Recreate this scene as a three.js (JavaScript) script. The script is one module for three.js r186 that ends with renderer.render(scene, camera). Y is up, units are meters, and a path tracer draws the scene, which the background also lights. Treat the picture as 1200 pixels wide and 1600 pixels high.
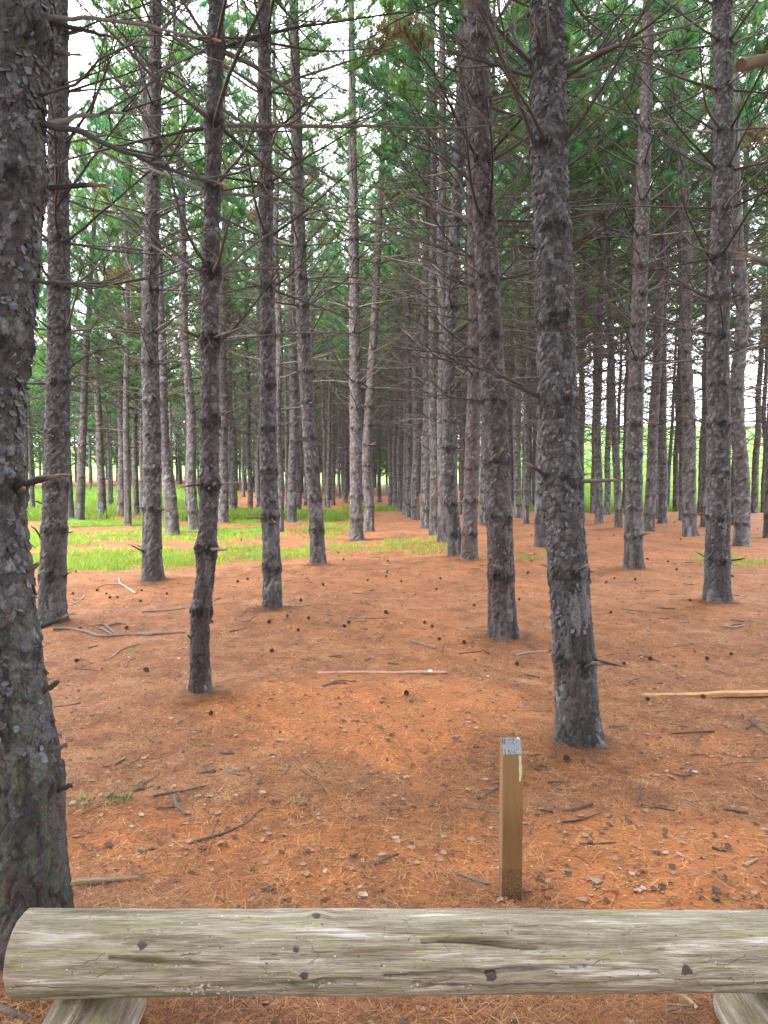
import * as THREE from 'three';
import { mergeGeometries } from 'three/addons/utils/BufferGeometryUtils.js';
import { createNoise2D, createNoise3D } from 'simplex-noise';

// ---------------------------------------------------------------- camera, sky, sun, exposure
const scene = new THREE.Scene();
const F = 1202;                                            // focal length in photo pixels (1200 x 1600)
const EYE = 1.7, PITCH = Math.atan(75 / F);
const camera = new THREE.PerspectiveCamera(2 * Math.atan(800 / F) * 180 / Math.PI, 0.75, 0.05, 900);
camera.position.set(0, EYE, 0);
camera.rotation.x = -PITCH;

function rng(seed) { let a = seed >>> 0; return () => { a = (a + 0x6D2B79F5) | 0; let t = Math.imul(a ^ (a >>> 15), 1 | a); t = (t + Math.imul(t ^ (t >>> 7), 61 | t)) ^ t; return ((t ^ (t >>> 14)) >>> 0) / 4294967296; }; }
const n2 = createNoise2D(rng(11)), n3 = createNoise3D(rng(12));
const clamp = (x, a = 0, b = 1) => Math.min(b, Math.max(a, x));
const sm = (a, b, x) => { const t = clamp((x - a) / (b - a)); return t * t * (3 - 2 * t); };
const lerp = (a, b, t) => a + (b - a) * t;
const V = (x, y, z) => new THREE.Vector3(x, y, z);

{ // even bright overcast
  const w = 512, h = 256, d = new Float32Array(w * h * 4);
  for (let j = 0; j < h; j++) for (let i = 0; i < w; i++) {
    const el = (j + 0.5) / h * Math.PI - Math.PI / 2, az = (i + 0.5) / w * 2 * Math.PI;
    const x = Math.cos(el) * Math.cos(az), y = Math.sin(el), z = Math.cos(el) * Math.sin(az);
    const c = 0.5 * n3(x * 1.6, y * 3.0, z * 1.6) + 0.3 * n3(x * 4, y * 7, z * 4) + 0.15 * n3(x * 9, y * 14, z * 9);
    const l = (y > 0 ? 0.80 + 0.35 * y : 0.5) * (1 + 0.10 * c);
    const k = (j * w + i) * 4;
    d[k] = l * 0.97; d[k + 1] = l * 0.985; d[k + 2] = l * 1.04; d[k + 3] = 1;
  }
  const t = new THREE.DataTexture(d, w, h, THREE.RGBAFormat, THREE.FloatType);
  t.mapping = THREE.EquirectangularReflectionMapping; t.magFilter = THREE.LinearFilter; t.minFilter = THREE.LinearFilter; t.needsUpdate = true;
  scene.background = t; scene.environment = t;
}
const sun = new THREE.DirectionalLight(0xfff4e4, 1.5);
sun.position.set(-34, 40, 16); sun.target.position.set(0, 0, -14);
sun.castShadow = true; sun.shadow.radius = 60; sun.shadow.mapSize.set(2048, 2048);
Object.assign(sun.shadow.camera, { left: -60, right: 60, top: 60, bottom: -60, near: 1, far: 200 });
scene.add(sun, sun.target);
const renderer = new THREE.WebGLRenderer({ antialias: true });
renderer.toneMapping = THREE.LinearToneMapping;
renderer.toneMappingExposure = 8.0;
renderer.outputColorSpace = THREE.SRGBColorSpace;
renderer.shadowMap.enabled = true;

// ---------------------------------------------------------------- helpers
const taken = {};
function numbered(n) { const k = taken[n] = (taken[n] ?? -1) + 1; return k ? `${n}_${String(k).padStart(3, '0')}` : n; }
function tag(o, label, category, group) { o.userData.label = label; o.userData.category = category; if (group) o.userData.group = group; return o; }
function mesh(name, geo, mat, parent) { const m = new THREE.Mesh(geo, mat); m.name = parent ? name : numbered(name); m.castShadow = m.receiveShadow = true; (parent || scene).add(m); return m; }
function thing(name, label, category, p, group) { const g = new THREE.Group(); g.name = numbered(name); g.position.copy(p || V(0, 0, 0)); tag(g, label, category, group); scene.add(g); return g; }
const stuff = (o) => { o.userData.kind = 'stuff'; return o; };

// mesh buffer
class MB {
  constructor() { this.p = []; this.c = []; this.u = []; this.i = []; }
  v(x, y, z, c, u = 0, w = 0) { this.p.push(x, y, z); this.c.push(c[0], c[1], c[2]); this.u.push(u, w); return this.p.length / 3 - 1; }
  tri(a, b, c) { this.i.push(a, b, c); }
  geo(smooth = true) {
    const g = new THREE.BufferGeometry();
    g.setAttribute('position', new THREE.Float32BufferAttribute(this.p, 3));
    g.setAttribute('color', new THREE.Float32BufferAttribute(this.c, 3));
    g.setAttribute('uv', new THREE.Float32BufferAttribute(this.u, 2));
    g.setIndex(this.i);
    if (smooth) g.computeVertexNormals();
    return g;
  }
  // tube through points with radii
  tube(pts, rad, nr, col, cap = true, wob = 0, R = null) {
    const n = pts.length; let nx = V(0, 0, 1), first = this.p.length / 3, len = 0;
    for (let k = 0; k < n; k++) {
      const a = pts[Math.max(0, k - 1)], b = pts[Math.min(n - 1, k + 1)];
      const t = V().subVectors(b, a).normalize();
      if (Math.abs(t.dot(nx)) > 0.9) nx = Math.abs(t.y) < 0.9 ? V(0, 1, 0) : V(1, 0, 0);
      const bx = V().crossVectors(t, nx).normalize(); nx = V().crossVectors(bx, t).normalize();
      if (k) len += pts[k].distanceTo(pts[k - 1]);
      for (let s = 0; s < nr; s++) {
        const an = s / nr * 2 * Math.PI, r = rad[k] * (1 + (wob && R ? wob * (R() - 0.5) : 0)), c = Math.cos(an) * r, d = Math.sin(an) * r;
        const cc = typeof col === 'function' ? col(k / (n - 1), s) : col;
        this.v(pts[k].x + nx.x * c + bx.x * d, pts[k].y + nx.y * c + bx.y * d, pts[k].z + nx.z * c + bx.z * d, cc, an * rad[k], len);
      }
      if (k) for (let s = 0; s < nr; s++) { const q = first + (k - 1) * nr, w = q + nr, e = (s + 1) % nr; this.tri(q + s, q + e, w + s); this.tri(q + e, w + e, w + s); }
    }
    if (cap) for (const [k, flip] of [[0, true], [n - 1, false]]) {
      const cc = typeof col === 'function' ? col(k / (n - 1), -1) : col;
      const m = this.v(pts[k].x, pts[k].y, pts[k].z, cc), q = m + 1; for (let s = 0; s < nr; s++) { const o = (first + k * nr + s) * 3; this.v(this.p[o], this.p[o + 1], this.p[o + 2], cc); }
      for (let s = 0; s < nr; s++) { const e = (s + 1) % nr; flip ? this.tri(m, q + e, q + s) : this.tri(m, q + s, q + e); }
    }
  }
}

// ---------------------------------------------------------------- ground shape
const mounds = [];
function base(x, z) {
  const d = -z;
  let y = -1.2 * sm(13, 58, d);
  y += 9.5 * sm(42, 150, d) * sm(4, 16, x - 0.12 * (d - 42)) + 1.0 * sm(42, 85, d) * sm(-6, -20, x) + 9 * sm(170, 330, d);
  y += 0.05 * n2(x * 0.16, z * 0.16) * sm(1, 6, d) + 0.022 * n2(x * 0.6 + 7, z * 0.6);
  return y;
}
function H(x, z) {
  let y = base(x, z);
  for (const m of mounds) { const q = ((x - m[0]) ** 2 + (z - m[1]) ** 2) / (m[2] * m[2]); if (q < 7) y += m[3] * Math.exp(-q); }
  const d = Math.hypot(x, z);
  if (d < 30) y += (0.008 * n2(x * 2.3, z * 2.3) + 0.004 * n2(x * 7, z * 7 + 3)) * sm(30, 8, d);
  return y;
}
function ray(u, v) { const c = Math.cos(PITCH), s = Math.sin(PITCH), x = (u - 600) / F, y = (800 - v) / F; return V(x, y * c - s, -c - y * s); }
function ground(u, v, f = base) { // where the line of sight through a photo pixel meets the ground
  const r = ray(u, v); let t = 1, p = 1;
  while (t < 300 && EYE + r.y * t > f(r.x * t, r.z * t)) { p = t; t += 0.1 + t * 0.01; }
  for (let k = 0; k < 20; k++) { const m = (p + t) / 2; if (EYE + r.y * m > f(r.x * m, r.z * m)) p = m; else t = m; }
  return V(r.x * t, f(r.x * t, r.z * t), r.z * t);
}
function onPlane(u, v, z) { const r = ray(u, v), t = z / r.z; return V(r.x * t, EYE + r.y * t, z); }

// ---------------------------------------------------------------- materials
function noiseTexture(w, h, fn, srgb) {
  const d = new Uint8Array(w * h * 4);
  for (let j = 0; j < h; j++) for (let i = 0; i < w; i++) { const c = fn(i / w, j / h), k = (j * w + i) * 4; d[k] = clamp(c[0]) * 255; d[k + 1] = clamp(c[1]) * 255; d[k + 2] = clamp(c[2]) * 255; d[k + 3] = 255; }
  const t = new THREE.DataTexture(d, w, h); t.wrapS = t.wrapT = THREE.RepeatWrapping; t.magFilter = THREE.LinearFilter; t.minFilter = THREE.LinearMipmapLinearFilter; t.generateMipmaps = true; if (srgb) t.colorSpace = THREE.SRGBColorSpace; t.needsUpdate = true; return t;
}
// tileable noise on a torus
const tn = (x, y, fx, fy, o = 0) => { const a = x * 2 * Math.PI, b = y * 2 * Math.PI; return n3(Math.cos(a) * fx / 6.28 + o, Math.sin(a) * fx / 6.28 + Math.cos(b) * fy / 6.28, Math.sin(b) * fy / 6.28 - o); };
const barkMap = noiseTexture(512, 512, (x, y) => { const n = 0.5 * tn(x, y, 40, 22, 1) + 0.35 * tn(x, y, 90, 60, 5) + 0.25 * tn(x, y, 200, 150, 9); const l = 0.80 + 0.26 * n, g = 0.05 * tn(x, y, 14, 10, 3); return [l + g, l, l - g * 0.6]; }, true);
barkMap.repeat.set(2.5, 2.5);
const barkBump = noiseTexture(512, 512, (x, y) => { const n = 0.5 + 0.3 * tn(x, y, 60, 30, 2) + 0.3 * tn(x, y, 140, 90, 6); return [n, n, n]; });
barkBump.repeat.set(2.5, 2.5);
const M = {};
M.bark = new THREE.MeshStandardMaterial({ vertexColors: true, roughness: 0.88, map: barkMap, bumpMap: barkBump, bumpScale: 0.004 });
M.twig = new THREE.MeshStandardMaterial({ vertexColors: true, roughness: 0.85 });
M.needle = new THREE.MeshPhysicalMaterial({ vertexColors: true, roughness: 1, transmission: 0.55, thickness: 0, side: THREE.DoubleSide, specularIntensity: 0.3 });
M.litter = new THREE.MeshStandardMaterial({ vertexColors: true, roughness: 0.8, side: THREE.DoubleSide });
M.grass = new THREE.MeshPhysicalMaterial({ vertexColors: true, roughness: 1, transmission: 0.4, thickness: 0, side: THREE.DoubleSide, specularIntensity: 0.3 });

// ---------------------------------------------------------------- bark
function hash(a, b, s) { let h = Math.imul(a, 374761393) ^ Math.imul(b, 668265263) ^ Math.imul(s, 2147483647 - 40503); h = Math.imul(h ^ (h >>> 13), 1274126177); return ((h ^ (h >>> 16)) >>> 0) / 4294967296; }
const vo = { e: 0, id: 0, dx: 0, dy: 0 };
function voronoi(x, y, nx, seed) { // cells repeat every nx in x
  const ix = Math.floor(x), iy = Math.floor(y); let f1 = 9, f2 = 9;
  for (let j = -1; j <= 1; j++) for (let i = -1; i <= 1; i++) {
    const cx = ix + i, cy = iy + j, wx = ((cx % nx) + nx) % nx;
    const dx = cx + 0.12 + 0.76 * hash(wx, cy, seed) - x, dy = cy + 0.12 + 0.76 * hash(wx, cy, seed + 7) - y, d = Math.sqrt(dx * dx + dy * dy);
    if (d < f1) { f2 = f1; f1 = d; vo.id = hash(wx, cy, seed + 19); vo.dx = dx; vo.dy = dy; } else if (d < f2) f2 = d;
  }
  vo.e = f2 - f1; return vo;
}
const mix3 = (a, b, t) => [lerp(a[0], b[0], t), lerp(a[1], b[1], t), lerp(a[2], b[2], t)];
const BARK = { grey: [0.140, 0.137, 0.146], pale: [0.30, 0.305, 0.33], red: [0.140, 0.085, 0.070], brown: [0.042, 0.037, 0.036], dark: [0.018, 0.016, 0.015] };

// a trunk: curve c(h) -> {x,z}, radius r(h), relief in real geometry, whorl knots [{h, az, s}]
function trunkGeo({ c, r, height, seen, step, nr, knots, seed, red = 0, relief = 1, moss = 0 }) {
  const hs = []; let h = -0.3;
  while (h < height) { hs.push(h); h += h < seen ? step : step * (1 + 14 * sm(seen, seen + 2, h)); }
  hs.push(height);
  const b = new MB(), R0 = r(1.3), circ = 2 * Math.PI * R0, cw = Math.max(6, Math.round(circ / 0.032)), cf = Math.max(5, Math.round(circ / 0.05));
  for (const y of hs) {
    const p = c(y), rr = r(y);
    for (let s = 0; s <= nr; s++) {
      const th = s / nr, a = th * 2 * Math.PI;
      const wx = 0.5 * n3(Math.cos(a) * 2, y * 6, Math.sin(a) * 2 + seed), wy = 0.5 * n3(Math.cos(a) * 2 + 9, y * 5, Math.sin(a) * 2 + seed);
      let v = voronoi(th * cw + wx * 0.6 + cw, y / 0.042 + wy, cw, seed);
      const id1 = v.id, up = sm(0, 0.16, v.e) * (0.35 + 0.65 * id1) + 0.7 * sm(0, 0.2, v.e) * v.dy; // each scale tips out at its lower edge
      v = voronoi(th * cf + wx + cf, y / 0.2 + wy * 1.3, cf, seed + 50);
      const id2 = v.id, low = sm(0, 0.3, v.e) * (0.7 + 0.5 * id2);
      const t = sm(0.5, 1.5, y + 0.25 * wy);                   // furrowed at the foot, scaly above
      let d = relief * lerp(0.016 * (low - 0.6) + 0.004 * up, 0.011 * (up - 0.3) + 0.002 * low, t);
      // colour: per scale
      const id = lerp(id2, id1, t > 0.5 ? 1 : 0);
      let col = id < 0.28 ? mix3(BARK.brown, BARK.grey, id * 1.6) : id < 0.8 ? mix3(BARK.grey, BARK.brown, 0.3 + 0.35 * Math.sin(id * 40)) : mix3(BARK.grey, BARK.pale, (id - 0.8) * 3.6);
      const patch = n3(Math.cos(a) * 1.3, y * 1.4, Math.sin(a) * 1.3 + seed * 3.1);
      col = mix3(col, BARK.red, clamp(red + 0.3 * sm(0.1, 0.7, patch)) * (0.35 + 0.65 * hash(Math.floor(id * 999), 3, seed)));
      if (moss) col = mix3(col, [0.13, 0.15, 0.09], moss * sm(0.05, 0.5, n3(Math.cos(a) * 3, y * 3, Math.sin(a) * 3 - seed)));
      // whorls
      for (const k of knots) {
        const dy = (y - k.h) / (0.055 * k.s); if (Math.abs(dy) > 3) continue;
        let da = a - k.az; da = Math.atan2(Math.sin(da), Math.cos(da)); const dx = da * rr / (0.05 * k.s), q = dx * dx + dy * dy;
        d += 0.011 * k.s * Math.exp(-q * 0.9) - 0.012 * k.s * Math.exp(-q * 7);
        d += 0.005 * k.ring * Math.exp(-dy * dy);
        const stain = sm(0.95, 0.45, Math.sqrt(q) + 0.5 * n3(Math.cos(a) * 9, y * 20, Math.sin(a) * 9 + seed));
        col = mix3(col, BARK.dark, 0.92 * stain);
        const ring = sm(0.55, 0.1, Math.abs(dy + 0.3) + 0.75 * n3(Math.cos(a) * 5, y * 14, Math.sin(a) * 5 + seed * 2));
        col = mix3(col, BARK.dark, 0.4 * ring * k.ring);
      }
      const foot = Math.exp(-Math.max(0, y + 0.02) * 7), lobes = foot * R0 * (0.22 * Math.sin(a * 3 + seed) + 0.16 * Math.sin(a * 5 + seed * 2.3) + 0.12 * n3(Math.cos(a) * 3, seed, Math.sin(a) * 3));
      const rad = Math.max(0.004, rr + lobes + d * Math.min(1, rr / 0.06));
      b.v(p.x + Math.cos(a) * rad, y, p.z + Math.sin(a) * rad, col, th * circ, y);
    }
  }
  const w = nr + 1;
  for (let k = 1; k < hs.length; k++) for (let s = 0; s < nr; s++) { const q = (k - 1) * w + s; b.tri(q, q + w, q + 1); b.tri(q + 1, q + w, q + w + 1); }
  const g = b.geo();
  // close the seam in the normals
  const nn = g.attributes.normal; for (let k = 0; k < hs.length; k++) { const i = k * w, j = i + nr, m = V(nn.getX(i) + nn.getX(j), nn.getY(i) + nn.getY(j), nn.getZ(i) + nn.getZ(j)).normalize(); nn.setXYZ(i, m.x, m.y, m.z); nn.setXYZ(j, m.x, m.y, m.z); }
  return g;
}
// loose scales that stand off the trunk at their lower edge
function flakesGeo({ c, r, lo, hi, n, seed, size }) {
  const b = new MB(), R = rng(seed * 77 + 5);
  for (let k = 0; k < n; k++) {
    const y = lerp(lo, hi, R()), a = R() * 2 * Math.PI, p = c(y), rr = r(y) + 0.003, w = size * (0.35 + 0.5 * R()), l = size * (0.5 + 0.9 * R()), lift = 0.003 + 0.016 * R() * R(), tw = (R() - 0.5) * 0.6;
    const tone = R(), col = tone < 0.5 ? mix3(BARK.grey, BARK.pale, 0.6 * R()) : tone < 0.8 ? mix3(BARK.grey, BARK.brown, R()) : mix3(BARK.red, BARK.grey, R());
    const at = (s, t, off) => { const aa = a + (s * w + tw * t * l) / rr, q = rr + off; return [p.x + Math.cos(aa) * q, y - t * l + tw * s * w, p.z + Math.sin(aa) * q]; };
    const j = () => (R() - 0.5) * 0.35;
    const P = [at(-0.5 + j() * 0.4, 0, 0), at(0.5 + j() * 0.4, 0, 0), at(0.6 + j(), 0.55 + j(), lift * 0.5), at(0.25 + j(), 1 + j(), lift * (0.7 + R())), at(-0.35 + j(), 0.9 + j(), lift * (0.7 + R())), at(-0.6 + j(), 0.45 + j(), lift * 0.5)];
    const top = P.map((q) => b.v(q[0], q[1], q[2], col, a * rr, q[1]));
    b.tri(top[0], top[1], top[2]); b.tri(top[0], top[2], top[5]); b.tri(top[5], top[2], top[3]); b.tri(top[5], top[3], top[4]);
    const bot = [2, 3, 4, 5].map((m) => { const q = P[m], dx = q[0] - p.x, dz = q[2] - p.z, f = 1 - 0.0025 / Math.hypot(dx, dz); return b.v(p.x + dx * f, q[1] + 0.001, p.z + dz * f, col, 0, q[1]); });
    for (let m = 0; m < 3; m++) { b.tri(top[m + 2], bot[m], top[m + 3]); b.tri(top[m + 3], bot[m], bot[m + 1]); }
  }
  return b.geo();
}

// ---------------------------------------------------------------- branches
const TW = { grey: [0.050, 0.044, 0.041], pale: [0.15, 0.135, 0.122], red: [0.055, 0.032, 0.024], dark: [0.018, 0.015, 0.014], broken: [0.32, 0.18, 0.085] };
function twigCol(R) { const t = R(); return t < 0.4 ? mix3(TW.grey, TW.dark, R()) : t < 0.65 ? mix3(TW.grey, TW.pale, R()) : mix3(TW.red, TW.grey, R()); }
// a bare branch along +x that rises, bends and forks; added to buffer b
function bareBranch(b, R, L, r0, { rise = 0.25, sub = 1, nr = 5, side = 1, fork = 1 } = {}) {
  const n = Math.max(4, Math.round(L / 0.16)), pts = [], rad = [], col = twigCol(R), col2 = mix3(col, TW.pale, 0.3 * R());
  let p = V(0, 0, 0), yaw = (R() - 0.5) * 0.3, pit = rise;
  const bend = (R() - 0.45) * 0.5 / n, sway = (R() - 0.5) * 0.9 / n;
  for (let k = 0; k <= n; k++) {
    pts.push(p.clone()); rad.push(r0 * Math.pow(1 - 0.86 * k / n, 0.85));
    pit += bend + (R() - 0.5) * 0.16; yaw += sway + (R() - 0.5) * 0.16;
    p = p.clone().add(V(Math.cos(pit) * Math.cos(yaw), Math.sin(pit), Math.cos(pit) * Math.sin(yaw)).multiplyScalar(L / n));
  }
  b.tube(pts, rad, nr, (t) => mix3(col, col2, t), true, 0.25, R);
  if (!sub) return;
  const m = Math.round(L * 5 * side);
  for (let k = 0; k < m; k++) {
    const t = 0.2 + 0.78 * R(), i = Math.min(n - 1, Math.floor(t * n)), q = V().lerpVectors(pts[i], pts[i + 1], t * n - i), dir = V().subVectors(pts[i + 1], pts[i]).normalize();
    const l = L * (1.05 - t * 0.75) * (0.15 + 0.35 * R()), sg = R() < 0.5 ? -1 : 1;
    let e = V(dir.x * 0.75, dir.y + 0.2 + (R() - 0.4) * 0.6, dir.z + sg * (0.5 + 0.5 * R())).normalize();
    const ns = Math.max(2, Math.round(l / 0.12)), tp = [q], tr = [rad[i] * 0.5]; let w = q.clone();
    for (let s = 1; s <= ns; s++) { w = w.clone().addScaledVector(e, l / ns); tp.push(w); tr.push(Math.max(0.0012, rad[i] * 0.5 * (1 - 0.8 * s / ns))); e = e.clone().add(V((R() - 0.5) * 0.35, 0.06 + (R() - 0.5) * 0.3, (R() - 0.5) * 0.35)).normalize(); }
    b.tube(tp, tr, 3, twigCol(R), false);
    if (fork && l > 0.22) for (let s = 0; s < 2; s++) { const f = tp[1 + Math.floor(R() * (ns - 1))]; b.tube([f, f.clone().add(V(e.x + (R() - 0.5) * 1.4, e.y + (R() - 0.3) * 0.9, e.z + (R() - 0.5) * 1.4).multiplyScalar(0.12 + 0.14 * R()))], [rad[i] * 0.25, 0.001], 3, twigCol(R), false); }
  }
}
// bare branch shapes shared by the near trees
const branchShapes = [], stubShapes = [];
{ const R = rng(501);
  for (let k = 0; k < 22; k++) { const b = new MB(), L = 0.65 + 0.062 * k; bareBranch(b, R, L, 0.0085 + 0.004 * L * (0.7 + 0.6 * R()), { rise: -0.05 + 0.75 * R(), nr: 6, side: 1.5 }); branchShapes.push({ g: b.geo(), L }); }
  for (let k = 0; k < 10; k++) { // broken stubs with a splintered end
    const b = new MB(), L = 0.07 + 0.02 * k, r = 0.009 + 0.004 * R(), c = twigCol(R), pts = [], rad = [], rise = (R() - 0.3) * 0.9; let p = V(0, 0, 0);
    for (let s = 0; s <= 4; s++) { pts.push(p); rad.push(r * (1 - 0.1 * s)); p = p.clone().add(V(Math.cos(rise), Math.sin(rise), (R() - 0.5) * 0.25).multiplyScalar(L / 4)); }
    b.tube(pts, rad, 6, (t) => t > 0.9 ? mix3(TW.broken, TW.pale, 0.5) : c, true, 0.3, R);
    const e = pts[4]; for (let s = 0; s < 3; s++) b.tube([e, e.clone().add(V(0.03 + 0.03 * R(), (R() - 0.4) * 0.03, (R() - 0.5) * 0.03))], [r * 0.4, 0.0012], 3, mix3(TW.broken, TW.pale, R()), true);
    stubShapes.push({ g: b.geo(), L });
  }
}

// ---------------------------------------------------------------- crowns of needles
const GREENS = [[0.088, 0.245, 0.078], [0.115, 0.270, 0.072], [0.070, 0.230, 0.095], [0.150, 0.285, 0.070], [0.070, 0.205, 0.075]];
function tuft(b, R, p, ax, n, len, wid, col) {
  for (let k = 0; k < n; k++) {
    const z = R() * 2 - 1, a = R() * 6.2832, q = Math.sqrt(1 - z * z);
    const d = V(ax.x * 0.75 + q * Math.cos(a) * 0.8, ax.y * 0.75 + z * 0.8, ax.z * 0.75 + q * Math.sin(a) * 0.8).normalize(), l = len * (0.75 + 0.5 * R());
    const o = -0.10 * R(), sx = V(d.y - d.z, d.z - d.x, d.x - d.y).normalize().multiplyScalar(wid), f = 0.75 + 0.5 * R(), c = [col[0] * f, col[1] * f, col[2] * f];
    const x = p.x + ax.x * o, y = p.y + ax.y * o, w = p.z + ax.z * o;
    const i = b.v(x - sx.x, y - sx.y, w - sx.z, c); b.v(x + sx.x, y + sx.y, w + sx.z, c); b.v(x + d.x * l, y + d.y * l, w + d.z * l, c); b.tri(i, i + 1, i + 2);
  }
}
// needles (leaf) and the live limbs (wood) from height lo to hi on an upright axis
function crown(seed, lo, hi, reach, { needles = 26, tufts = 1, wood = new MB(), low = 0.12 } = {}) {
  const leaf = new MB(), R = rng(seed);
  for (let h = lo; h < hi - 0.2; h += 0.42 + 0.12 * R()) {
    const t = (h - lo) / (hi - lo), nb = 4 + Math.floor(R() * 2), a0 = R() * 6.28;
    for (let k = 0; k < nb; k++) {
      const az = a0 + (k + 0.5 * (R() - 0.5)) / nb * 6.2832, L = reach * (0.16 + 0.84 * Math.pow(1 - t, 0.75)) * (0.7 + 0.45 * R()) * (t < 0.15 ? 0.8 + 1.3 * t : 1);
      const el0 = lerp(0.15, 0.75, t) + (R() - 0.5) * 0.25, ca = Math.cos(az), sa = Math.sin(az), n = 6, pts = [], rad = [];
      let p = V(0, h, 0), el = el0;
      for (let s = 0; s <= n; s++) { pts.push(p); rad.push(0.006 + 0.011 * (L / 2) * (1 - s / n)); p = p.clone().add(V(ca * Math.cos(el), Math.sin(el), sa * Math.cos(el)).multiplyScalar(L / n)); el += 0.07 + (R() - 0.5) * 0.12; }
      wood.tube(pts, rad, 4, mix3(TW.dark, TW.grey, R()), false);
      const from = t < 0.12 ? 0.6 : 0.35, m = Math.round((5 + L * 13) * tufts), dead = R() < 0.025;
      const base = dead ? [0.17, 0.13, 0.05] : GREENS[Math.floor(R() * 5)];
      for (let q = 0; q <= m; q++) {
        const u = q === m ? 1 : from + (1 - from) * R(), i = Math.min(n - 1, Math.floor(u * n)), o = V().lerpVectors(pts[i], pts[i + 1], u * n - i), dir = V().subVectors(pts[i + 1], pts[i]).normalize();
        const sp = (1.15 - u) * L * 0.55 * R() + 0.05, sg = R() < 0.5 ? -1 : 1;
        const ax = q === m ? dir : V(dir.x * 0.7 - sa * sg * 0.7, dir.y + 0.25 + 0.3 * R(), dir.z * 0.7 + ca * sg * 0.7).normalize(), e = o.clone().addScaledVector(ax, q === m ? 0 : sp);
        if (q < m) wood.tube([o, e], [0.004, 0.003], 3, TW.dark, false);
        const g = 0.8 + 0.45 * R(), col = R() < 0.035 ? [0.20, 0.15, 0.05] : [base[0] * g, base[1] * g, base[2] * g];
        tuft(leaf, R, e, V(ax.x, ax.y + 0.25, ax.z).normalize(), needles, 0.14, 0.0055, col);
      }
    }
  }
  return { leaf, wood };
}
// dead lower whorls on an upright axis, added to a buffer
function deadWhorls(b, R, lo, hi, long) {
  for (let h = lo; h < hi; h += 0.36 + 0.13 * R()) {
    const nb = 5 + Math.floor(R() * 2), a0 = R() * 6.28, t = sm(1.6, 4, h);
    for (let k = 0; k < nb; k++) {
      const az = a0 + (k + 0.5 * (R() - 0.5)) / nb * 6.2832;
      const L = R() < 0.35 * (1 - t) + 0.08 || h < 2 ? 0.14 + 0.12 * R() : long * (0.45 + 0.7 * R()) * (0.5 + 0.5 * t);
      const l = new MB(); bareBranch(l, R, L, 0.007 + 0.005 * Math.min(L, 1.6), { rise: 0.02 + 0.5 * R(), sub: L > 0.4 ? 1 : 0, nr: 4, side: 1.5, fork: 1 });
      const g = l.p, ca = Math.cos(az), sa = Math.sin(az), o = b.p.length / 3;
      for (let q = 0; q < g.length; q += 3) b.p.push(g[q] * ca - g[q + 2] * sa, g[q + 1] + h, g[q] * sa + g[q + 2] * ca);
      for (const x of l.c) b.c.push(x); for (const x of l.u) b.u.push(x); for (const x of l.i) b.i.push(x + o);
    }
  }
}
// far tree kinds: [crown base, height, reach, first dead whorl]
const KINDS = [[7.9, 17.4, 2.2, 1.9], [7.4, 16.8, 2.1, 1.7], [8.6, 18.0, 2.3, 2.1], [8.0, 17.2, 2.1, 1.8], [4.4, 13.8, 2.7, 1.3], [1.6, 12.5, 2.7, 0.7]];
const kinds = KINDS.map(([cb, ht, reach, dw], k) => {
  const R = rng(900 + k), wood = new MB(); deadWhorls(wood, R, dw, Math.min(cb + 1.5, 9), 1.9);
  const { leaf, wood: limb } = crown(300 + k, cb, ht, reach, { needles: 25, tufts: k > 3 ? 1.1 : 1.0 });
  const knots = []; for (let h = 0.5; h < cb; h += 0.42 + 0.14 * R()) { const a0 = R() * 6.28; for (let q = 0; q < 4; q++) knots.push({ h: h + 0.03 * R(), az: a0 + q * 1.57 + (R() - 0.5) * 0.6, s: 0.8 + 0.4 * R(), ring: q ? 0 : 0.5 }); }
  const wob = R() * 50, c = (h) => ({ x: 0.05 * n2(h * 0.25, wob) * sm(0, 2, h), z: 0.05 * n2(wob, h * 0.25) * sm(0, 2, h) });
  return { cb, ht, leaf: leaf.geo(false), wood: wood.geo(), limb: limb.geo(), knots, c, trunk: trunkGeo({ c, r: (h) => 0.11 * Math.pow(Math.max(0.001, 1 - h / (ht + 0.4)), 0.75) * 1.06 + 0.03 * Math.exp(-Math.max(0, h + 0.05) * 6), height: ht, seen: 6.5, step: 0.032, nr: 26, knots, seed: 40 + k, red: 0.06 + 0.04 * k, relief: 0.7 }) };
});

// ---------------------------------------------------------------- the pines
const treeSpots = [];
const P_GROUP = {};
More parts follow.
